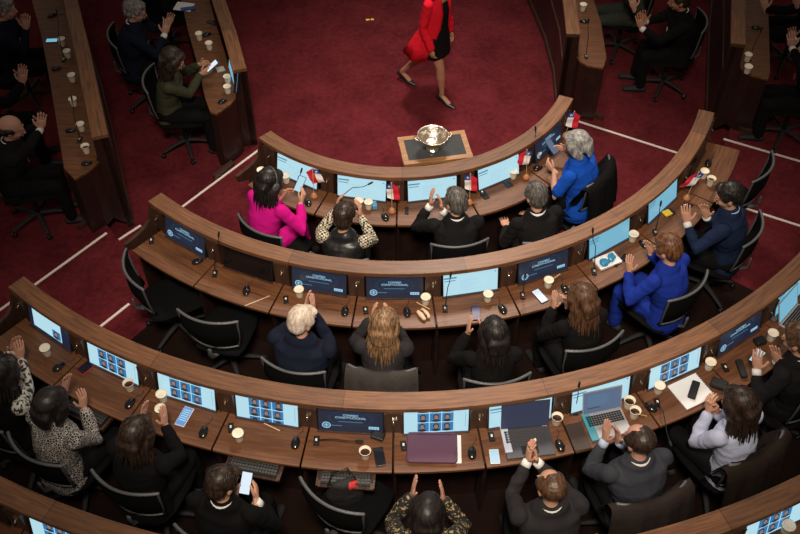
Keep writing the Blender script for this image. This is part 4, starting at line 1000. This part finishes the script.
for a in [((341, 198), (369, 184), 0, .24, 'microphone reaching across the second screen of the inner row'), ((297, 186), (301, 172), 0, None, 'microphone behind the magenta woman\'s phone'), ((537, 157), (535.6, 130), 0, None, 'upright microphone in front of the last inner screen'),
    ((215, 274), (218.6, 236), 1, None, 'upright microphone left of the switched off screen'), ((445, 309), (450.5, 276), 1, None, 'microphone crossing the pale screen of the second row'), ((522.5, 296), (525, 277), 1, None, 'microphone left of the photo phone'),
    ((594, 272), (592.8, 232), 1, None, 'tall microphone left of the blue gloves'), ((655, 233), (660.5, 205), 1, None, 'microphone beside the yellow packet'), ((575, 411), (579, 386), 2, None, 'microphone left of the silver laptop'),
    ((657, 403), (670, 442), 2, .24, 'microphone bent over the desk edge near the pale blue blouse'), ((316.5, 441), (357, 441), 2, .10, 'microphone lowered towards the coffee cup, third row'),
    ((64, 60), (57, 14), 1, None, 'long microphone along the far left bench'), ((586, 57), (588.5, 22), 0, None, 'microphone on the bench right of the carpet'), ((749, 59), (761, 31), 1, None, 'microphone on the top right bench'), ((80, 140), (72, 100), 1, None, 'microphone near the lower end of the far left bench')]:
    microphone(*a)
for b, t, lab in [((151.5, 241), 1, 'microphone foot at the left end of the second row'), ((286, 300), 1, 'microphone foot left of the white-haired man'), ((365.5, 310.5), 1, 'microphone foot left of the blond woman'), ((231, 428), 2, 'microphone foot beside the cup above the phone reader'),
    ((403.5, 446), 2, 'microphone foot left of the purple sleeve'), ((535, 441), 2, 'microphone foot near the dark laptop'), ((491.5, 437), 2, 'microphone foot above the light phone'), ((725, 368), 2, 'microphone foot left of the black pouch'), ((79, 60), 1, 'microphone foot between cups on the far left bench'), ((482, 193), 0, 'microphone foot right of the third flag')]:
    microphone(b, None, t, 0, lab, bare=True, ang=10)
# --- phones
def phone(u, v, tier, ang, label, scr=E_PHONE, edge=M_BLACK, size=(.075, .155), lift=0):
    p = on(u, v, tier); p.z += lift; r = empty('mobile_phone', tuple(p), R_(ang)); tag(r, label, 'phone')
    m = MB(); m.box((0, 0, .005), (size[0], size[1], .009)); m.build('case', edge, r, bevel=.003)
    m = MB(); m.box((0, 0, .0102), (size[0]-.008, size[1]-.010, .001)); s = m.build('screen', scr, r)
    if scr is E_PHONE:
        m = MB(); [m.box((0, .055-.018*i, .0112), (size[0]*.7, .007, .0006)) for i in range(6)]; m.build('message_lines', E_WEB, s)
phone(184.5, 417, 2, -18, 'phone with a lit blue chat lying right of two cups', edge=M_WHITE, size=(.08, .17))
phone(87, 367, 2, -38, 'phone in a red-edged case above clapping hands', scr=M_GLASSD, edge=mat('red_bumper', (.5, .02, .03), .4), size=(.085, .15))
phone(379.5, 457, 2, 12, 'dark phone right of the coffee cup, third row', scr=M_GLASSD); phone(476, 313.5, 1, 2, 'dark blue phone between clapping hands', scr=mat('indigo_case', (.03, .03, .10), .4))
phone(494.5, 457, 2, 4, 'pale screen phone left of the dark laptop', scr=E_WEB, edge=M_WHITE, size=(.07, .12)); phone(539.8, 296.5, 1, 32, 'phone showing a photo, second row', scr=E_WHITE)
phone(757, 357, 2, -40, 'phone under the clapping hands at the right edge', scr=E_WEB); phone(52, 41, 1, -85, 'pale blue phone on the far left bench', scr=E_WEBB, size=(.07, .13)); phone(507, 183, 0, 30, 'black phone left of the grey-haired man', scr=M_GLASSD, size=(.07, .13))
phone(616, 262, 1, -30, 'black phone in front of the blue gloves', scr=M_GLASSD, size=(.065, .12)); phone(484, 194.5, 0, 25, 'black spectacle case right of the third flag', scr=M_BLACKM, size=(.06, .14)); phone(406.8, 211, 0, 0, 'small black remote right of the second flag', scr=M_BLACKM, size=(.035, .10))
phone(624, 258, 1, -35, 'small dark card reader beside the gloves', scr=M_GLASSD, size=(.05, .09)); phone(213, 23, 0, 60, 'dark folded phone near the top of the bench left of the carpet', scr=M_GLASSD)
def held_phone(u, v, z, ang, tilt, scr, label):
    p = at(u, v, z); r = empty('mobile_phone', tuple(p), R_(ang)); r.rotation_euler = (R_(tilt), 0, R_(ang)); tag(r, label, 'phone')
    m = MB(); m.box((0, 0, 0), (.078, .155, .009)); m.build('case', M_BLACK, r, bevel=.003); m = MB(); m.box((0, 0, .0052), (.070, .146, .001)); m.build('screen', scr, r)
held_phone(300, 184, 1.03, -30, 40, E_WEB, 'phone held up by the woman in magenta'); held_phone(552, 147, 1.0, 40, 30, E_LAPT, 'phone held by the silver-haired woman'); held_phone(212, 66, .98, -60, 30, E_WHITE, 'glowing phone held by the woman in olive')
held_phone(246, 483, RISE*2+1.02, -10, 35, E_WHITE, 'glowing phone held by the man with the white collar')
# --- small Chilean flags on turned wooden feet
FR, FW, FB = mat('flag_red', (.60, .012, .03), .7), mat('flag_white', (.78, .76, .74), .7), mat('flag_blue', (.012, .05, .27), .7)
def flag(bu, bv, tu, tv, tier, heading, drop, label):
    b = on(bu, bv, tier, .02); push = Vector((.02, -.055, 0)) if bu in (524, 563) else Vector((0, 0, 0)); b += push; r = empty('table_flag', tuple(b), 0); tag(r, label, 'flag', 'small table flags')
    m = MB(); m.lathe([(0, 0), (.034, 0), (.036, .012), (.028, .022), (.024, .034), (.014, .044), (.006, .05), (0, .05)], n=20); m.build('wooden_foot', mat('turned_wood', (.52, .22, .09), .35), r)
    t = at(tu, tv, b.z+.30)-b; t += push*1.0; m = MB(); m.loft([(0, 0, .04), tuple(t)], [.0028, .0028], n=6); m.ell(t, (.006, .006, .008)); m.build('pole', mat('pale_pole', (.55, .42, .28), .5), r)
    W_, H_ = .175, .125; e_ = Vector((heading, 0, .25)).normalized(); dx = Vector((drop, -.15, -1)).normalized(); nn = dx.cross(e_).normalized(); up = e_
    top = t+e_*H_*.45-Vector((0, 0, .008)); NX, NZ = 12, 8; m = MB()
    P = lambda i, j, s: top+dx*W_*i/NX-e_*H_*j/NZ+nn*(.010*math.sin(i*.8+j*.35)*i/NX+s)-Vector((0, 0, .03*abs(j-4)/4*(1-i/NX)))
    for s in (-.0007, .0007):
        vs = [P(i, j, s) for j in range(NZ+1) for i in range(NX+1)]
        for j in range(NZ):
            for i in range(NX):
                mi = 0 if j >= NZ/2 else (2 if i < NX/3 else 1); q = (j*(NX+1)+i, j*(NX+1)+i+1, (j+1)*(NX+1)+i+1, (j+1)*(NX+1)+i)
                m.add([vs[k] for k in q], [(0, 1, 2, 3)], mi, smooth=True)
    for s in (-.003, .003):
        c = P(2, 2, s); star = [c+dx*(.017*(1 if k % 2 == 0 else .42)*math.sin(PI*k/5))+up*(.017*(1 if k % 2 == 0 else .42)*math.cos(PI*k/5)) for k in range(10)]
        m.add(star, [tuple(range(10))], 1)
    m.build('cloth', [FR, FW, FB], r)
flag(314, 195, 312.5, 168, 0, 1, .35, 'first table flag, beside the raised phone of the magenta woman'); flag(392, 210, 391.5, 183, 0, -1, .08, 'second table flag, left of the clapping man\'s screen'); flag(469.5, 201.5, 470.5, 174, 0, -1, .05, 'third table flag, right of the clapping man\'s head')
flag(524, 172.5, 524.5, 146, 0, 1, -.15, 'fourth table flag, above the head of the grey-haired man'); flag(563, 131, 572, 108, 0, -1, -.1, 'fifth table flag, at the right end of the inner row'); flag(687, 197, 699, 172, 1, 1, -.5, 'table flag among the cups of the navy suited man')
# --- laptops
def laptop(u, v, tier, ang, label, body, scr, w=.33, d=.235, open_=105, keys=True, kmat=None):
    p = on(u, v, tier); r = empty('laptop', tuple(p), R_(ang)); tag(r, label, 'laptop')
    m = MB(); m.box((0, 0, .009), (w, d, .016)); m.build('base', body, r, bevel=.004)
    kb = MB()
    for i in range(14):
        for j in range(5): kb.box((-w*.42+i*w*.0645, d*.05+j*d*.085-.0, .0185), (w*.055, d*.068, .003))
    kb.build('keyboard', kmat or M_BLACK, r)
    m = MB(); m.box((0, -d*.27, .0175), (w*.34, d*.30, .0015)); m.build('trackpad', kmat and M_BLACKM or M_METAL, r)
    a = R_(open_-90); lid = MB(); lid.box((0, .004, d/2), (w, .007, d)); l = lid.build('lid', body, r, loc=(0, d/2, .016)); l.rotation_euler = (-a, 0, 0)
    s = MB(); quad(s, -w/2+.008, w/2-.008, .012, d-.010, -.0005, 0)
    if scr is E_LAPT:
        quad(s, -w*.38, -w*.05, d*.25, d*.28, -.0012, 1)
        for i in range(7): quad(s, -w*.38, w*(.1+.04*(i % 3)), d*(.38+.07*i), d*(.385+.07*i)+.002, -.0012, 2)
    sc = s.build('screen', [scr, E_DARK, E_TXT2], l)
laptop(607, 425, 2, 15, 'silver laptop lit in front of the balding man', M_SILVER, E_LAPT, w=.31, d=.215, open_=108)
laptop(528, 443, 2, 8, 'dark laptop in front of the clapping grey-suited man', mat('slate_laptop', (.05, .052, .065), .4), em('dim_navy', (.028, .038, .085), .8), w=.36, d=.245, open_=106, kmat=mat('key_grey', (.05, .05, .05), .5))
laptop(800, 322, 2, 48, 'laptop cut by the right edge of the picture', M_SILVER, E_WEBB, w=.31, d=.215, open_=108)
# --- papers, folders, pouches
def slab(name, u, v, tier, ang, size, m_, label, cat, bevel=.003, z=0, part=None):
    p = on(u, v, tier); p.z += z; m = MB(); m.box((0, 0, size[2]/2), size); o = m.build(name, m_, None, loc=tuple(p), rz=R_(ang), bevel=bevel); tag(o, label, cat); return o
slab('paper_stack', 438, 449, 2, 0, (.34, .235, .006), M_WHITE, 'white papers sticking out from under the purple sleeve', 'papers')
p = on(432, 449, 2); r = empty('laptop_sleeve', (p.x, p.y, p.z+.008), R_(0)); tag(r, 'purple padded laptop sleeve on the third row', 'sleeve')
m = MB(); m.prism([(sx*(.155)+.03*math.cos(t_), sy*(.0975)+.03*math.sin(t_)) for sx, sy, t0 in ((1, 1, 0), (-1, 1, PI/2), (-1, -1, PI), (1, -1, 1.5*PI)) for t_ in [t0+PI/2*q/5 for q in range(6)]], 0, .024); m.build('padded_case', mat('plum_fabric', (.105, .045, .085), .7, bump=(90, .4)), r, bevel=.011)
m = MB(); m.box((0, .104, .0255), (.34, .006, .003)); m.box((.165, -.06, .0255), (.006, .05, .003)); m.build('zip', mat('plum_zip', (.045, .02, .04), .4), r)
p = on(691, 392, 2); r = empty('notepad', tuple(p), R_(28)); tag(r, 'white ring notepad in front of the pale blue blouse', 'notepad')
m = MB(); m.box((0, 0, .008), (.27, .24, .014)); m.build('pages', M_WHITE, r, bevel=.002); m = MB(); [m.loft([(.128, -.10+.02*i, .004), (.140, -.10+.02*i, .012), (.128, -.10+.02*i, .018)], [.002]*3, n=5) for i in range(11)]; m.build('spiral', M_BLACK, r)
o = slab('spectacle_case', 693, 392, 2, 66, (.17, .062, .026), M_BLACKM, 'long black case lying on the white notepad', 'case', .010, .016)
slab('black_pouch', 718.5, 386, 2, -25, (.13, .09, .05), M_BLACKM, 'bulky black pouch above the long-haired head', 'pouch', .018); slab('black_pouch', 741, 370, 2, 5, (.055, .17, .035), M_BLACKM, 'narrow upright black pouch right of the microphone foot', 'pouch', .012)
slab('small_camera', 759, 343, 2, 20, (.09, .07, .05), M_BLACK, 'small black camera beside the stirrer cup', 'camera', .01); slab('black_puck', 378, 437, 2, -20, (.10, .07, .035), M_BLACK, 'black adapter above the dark phone', 'adapter', .010)
slab('dark_folder', 578, 437, 2, 14, (.13, .23, .012), mat('brown_folder', (.045, .028, .02), .5), 'dark brown folder between the two laptops', 'folder'); slab('teal_book', 590, 428, 2, 14, (.06, .24, .02), mat('teal_cover', (.06, .28, .36), .5), 'teal book under the silver laptop', 'book')
slab('white_book', 506, 440, 2, 8, (.055, .23, .02), mat('pale_blue_cover', (.50, .56, .68), .5), 'pale blue book sticking out left of the dark laptop', 'book'); slab('white_book', 548, 438, 2, 12, (.035, .23, .016), M_WHITE, 'white book sticking out right of the dark laptop', 'book')
slab('tissue_pack', 374.5, 207, 0, 10, (.045, .075, .05), mat('tissue_blue', (.10, .34, .60), .5), 'blue tissue pack right of two cups, inner row', 'tissues', .006)
slab('yellow_packet', 667, 214, 1, 30, (.075, .07, .018), mat('packet_yellow', (.80, .55, .05), .5), 'yellow packet on a dark card, second row', 'packet', .004, .004); slab('dark_card', 669, 212.5, 1, 30, (.10, .095, .004), M_BLACKM, 'dark card beneath the yellow packet', 'card', 0)
slab('keypad', 220.5, 70, 0, 25, (.09, .075, .02), mat('cream_plastic', (.55, .50, .40), .5), 'cream keypad with dark keys beside the olive woman\'s phone', 'keypad')
slab('paper_stack', 184, 7, 0, -10, (.22, .17, .01), M_WHITE, 'white papers at the top of the bench left of the carpet', 'papers'); slab('blue_folder', 188, 10, 0, 15, (.17, .06, .015), mat('royal_folder', (.02, .09, .32), .5), 'blue folder lying on white papers, top left bench', 'folder', .002, .012)
slab('black_pouch', 776, 317, 2, 30, (.14, .08, .03), mat('grey_pouch', (.10, .10, .11), .6), 'grey pouch by the laptop at the right edge', 'pouch', .01)
# blue rubber gloves on a white tray
p = on(607, 262, 1); r = empty('white_tray', (p.x, p.y, p.z), R_(28)); tag(r, 'white shallow tray under crumpled blue wrap, second row', 'tray')
m = MB(); m.box((0, 0, .006), (.22, .13, .012)); m.box((0, .065, .014), (.22, .006, .02)); m.box((0, -.065, .014), (.22, .006, .02)); m.box((.11, 0, .014), (.006, .13, .02)); m.box((-.11, 0, .014), (.006, .13, .02)); m.build('tray_body', M_WHITE, r)
m = MB()
for i in range(9): m.ell((random.uniform(-.07, .06), random.uniform(-.03, .04), .03), (random.uniform(.02, .04), random.uniform(.015, .03), .022), nu=10, nv=8)
me = solidify_mesh(m, .006, 1, (40, .010)); o = bpy.data.objects.new('blue_wrap', me); COL.objects.link(o); me.materials.clear(); me.materials.append(mat('blue_film', (.04, .26, .46), .25)); o.location = (p.x, p.y, p.z); o.rotation_euler = (0, 0, R_(28)); tag(o, 'crumpled blue plastic wrap on the white tray', 'plastic wrap')
# filled roll
p = on(423.5, 316, 1); r = empty('filled_roll', (p.x, p.y, p.z), R_(35)); tag(r, 'filled bread roll on a napkin above the blond woman', 'bread roll')
for e in (-1, 1):
    m = MB(); m.loft([(-.02*0+.022*e, -.04, .022), (.022*e, .0, .026), (.022*e, .045, .022)], [.018, .024, .018], [.018, .022, .018], n=12); m.build('bun_half', mat('bread', (.74, .50, .34), .7), r)
m = MB(); m.box((0, -.004, .030), (.022, .075, .03)); m.build('filling', mat('dark_filling', (.06, .025, .015), .6), r, bevel=.004)
def stick(a, b, tier, label):
    A = on(*a, tier); B = on(*b, tier); d = B-A; m = MB(); m.box((0, 0, .003), (d.length, .007, .003)); o = m.build('wooden_stirrer', mat('birch_wood', (.66, .50, .32), .6), None, loc=tuple((A+B)/2), rz=math.atan2(d.y, d.x)); tag(o, label, 'stirrer')
stick((264, 423.5), (280, 431), 2, 'pale stirrer lying right of the cup, left of the middle'); stick((245, 306), (270, 296), 1, 'thin pale stirrer near the desk edge, second row'); stick((416.5, 302.5), (430, 309.5), 1, 'pale stirrer lying above the filled roll')
o = MB(); o.lathe([(0, 0), (.009, 0), (.009, .035), (.0085, .036), (.0085, .055), (0, .056)], n=14, mi=0); p = on(204.5, 402, 2); r = empty('lip_balm', tuple(p)); tag(r, 'white and red lip balm stick standing on the third row', 'lip balm')
o.build('tube', mat('balm_red', (.65, .08, .06), .4), r); m = MB(); m.lathe([(.0098, .034), (.0098, .060), (0, .061)], n=14); m.build('cap', M_WHITE, r)
# reading glasses on the first desk behind the phone
p = on(302, 178, 0); r = empty('spectacles', (p.x, p.y, p.z+.006), R_(-20)); tag(r, 'black folded spectacles above the raised phone, inner row', 'spectacles')
m = MB()
for e in (-1, 1): m.loft([(.034*e+.026*math.cos(w_), .0, .022+.020*math.sin(w_)) for w_ in [2*PI*q/14 for q in range(15)]], [.003]*15, n=5, caps=False)
m.build('frame', M_BLACK, r)

# ------------------------------------------------------------------ draped coats, bag, podium, bowl
def drape(seat, label, m_, w, drop=.42, zt=.985):
    l, a, _ = [c_ for c_ in CH if c_[2] == seat][0]
    c = l+Vector((math.sin(a), -math.cos(a), 0))*.318; z = l.z
    m = MB(); NX, NT = 26, 16; rr = random.Random(int(c.x*100))
    prof = [(.14, zt-drop*.55), (.10, zt-drop*.30), (.06, zt-.07), (.035, zt+.004), (0, zt+.022), (-.035, zt+.006), (-.055, zt-.08), (-.075, zt-.2), (-.09, zt-.32), (-.10, zt-drop-.02)]
    def P(i, j, off_):
        x = -1+2*i/NX; y, zz = prof[j]; sag = .082*x*x; k = abs(j-4)/5
        fold = .018*math.sin(x*9+c.x*5)*k+.012*math.sin(x*21+1)*k
        return (x*w*(1+.10*k), y+sag+fold-off_, zz-.045*abs(x)**3-off_*.5)
    vs = [P(i, j, o_) for o_ in (0, .012) for j in range(len(prof)) for i in range(NX+1)]; N = (NX+1)*len(prof); fs = []
    for l in (0, 1):
        for j in range(len(prof)-1):
            for i in range(NX):
                q = l*N+j*(NX+1)+i; fs.append((q, q+1, q+NX+2, q+NX+1))
    m.add(vs, fs, smooth=True); o = m.build('draped_coat', m_, None, loc=(c.x, c.y, z), rz=a); tag(o, label, 'coat')
drape('office chair draped with a grey jacket', 'grey jacket hung over the chair of the blond woman', cloth('jacket_grey', (.050, .044, .040)), .28)
drape('black office chair under the silver haired woman in blue', 'black coat hung over the chair behind the bright blue blouse', TOPS['black'], .30, .5)
drape('black office chair under the balding man in slate', 'brown grey coat hung over the chair behind the balding man', cloth('coat_brown', (.030, .022, .019)), .31, .5)
drape('black office chair under the woman in pale blue', 'dark brown coat hung over the chair behind the pale blue blouse', TOPS['brown'], .31, .5)
# bag on the seat of the empty chair
p = at(345, 490, RISE*2+.62); r = empty('handbag', (p.x, p.y, RISE*2+.50), R_(10)); tag(r, 'open black handbag with a red lining on the empty third-row chair', 'bag')
m = MB(); m.loft([(0, 0, .02), (0, 0, .10), (0, 0, .20)], [.13, .14, .11], [.07, .07, .045], side=(1, 0, 0), n=16); me = solidify_mesh(m, .010, 1, (14, .012)); link_mesh('bag_body', me, M_BLACKM, r)
m = MB(); m.ell((.04, .0, .205), (.09, .045, .03)); link_mesh('red_lining', solidify_mesh(m, .007, 1, (28, .014)), mat('red_lining', (.55, .03, .03), .6), r)
m = MB(); m.loft([(-.12, 0, .20), (-.08, .03, .33), (.03, .04, .35), (.10, .0, .20)], [.008]*4, n=8); m.build('handle', M_BLACK, r)
# podium: framed top with a slate inlay
P4 = [(.010, -1.23), (.685, -1.10), (.765, -1.49), (.09, -1.63)]; cx = sum(q[0] for q in P4)/4; cy = sum(q[1] for q in P4)/4; pa = math.atan2(.13, .675); PZ = .95
r = empty('podium', (cx, cy, 0), pa); tag(r, 'square wooden podium with a slate inlay in front of the inner counter', 'table')
w, d = .69, .42; fwd_ = .055
m = MB(); m.box((0, d/2-.0275, PZ-.02), (w, .055, .04)); m.box((0, -d/2+.0275, PZ-.02), (w, .055, .04)); m.box((-w/2+.0275, 0, PZ-.02), (.055, d-.11, .04)); m.box((w/2-.0275, 0, PZ-.02), (.055, d-.11, .04)); m.build('top_frame', M_OAK, r, bevel=.003)
m = MB(); m.box((0, 0, PZ-.022), (w-.11, d-.11, .036)); m.build('slate_inlay', mat('slate_inlay', (.060, .064, .068), .14, var=(8, .2)), r)
m = MB(); m.box((0, 0, (PZ-.04)/2), (w-.10, d-.08, PZ-.04)); m.build('cabinet', M_POST, r, bevel=.004)
# silver bowl on a foot with two handles
q = at(432.5, 149.5, PZ); r = empty('silver_bowl', (q.x, q.y, PZ), pa); r.scale = (1.05, 1.05, 1.05); tag(r, 'footed silver bowl with two ring handles on the podium', 'bowl')
SIL = mat('aged_silver', (.72, .64, .54), .30, 1.0, bump=(26, 1.0))
m = MB(); m.lathe([(0, 0), (.062, 0), (.064, .008), (.058, .016), (.046, .030), (.030, .045), (.026, .055), (.036, .064), (0, .064)], n=32); m.build('foot', SIL, r)
m = MB(); m.lathe([(0, .060), (.04, .062), (.085, .085), (.122, .125), (.140, .168), (.146, .172), (.148, .178), (.143, .180), (.134, .172), (.115, .130), (.078, .094), (.03, .078), (0, .076)], n=40); m.build('basin', SIL, r)
for e in (-1, 1):
    m = MB(); m.loft([((.146+.034*math.sin(t_))*e*.98, .034*math.cos(t_), .160+.012*math.sin(t_)) for t_ in [PI*k/10 for k in range(11)]], [.0055]*11, n=8); m.build('handle', SIL, r)
p = at(370, 20, 0); m = MB(); m.box((-.03, 0, .004), (.045, .03, .006), rz=.2); m.box((.03, .006, .005), (.04, .03, .006), rz=-.25); o = m.build('yellow_wrapper', mat('bright_yellow', (1.0, .75, .06), .5), None, loc=(p.x, p.y, 0)); tag(o, 'small bright yellow wrapper lying on the red carpet', 'wrapper')
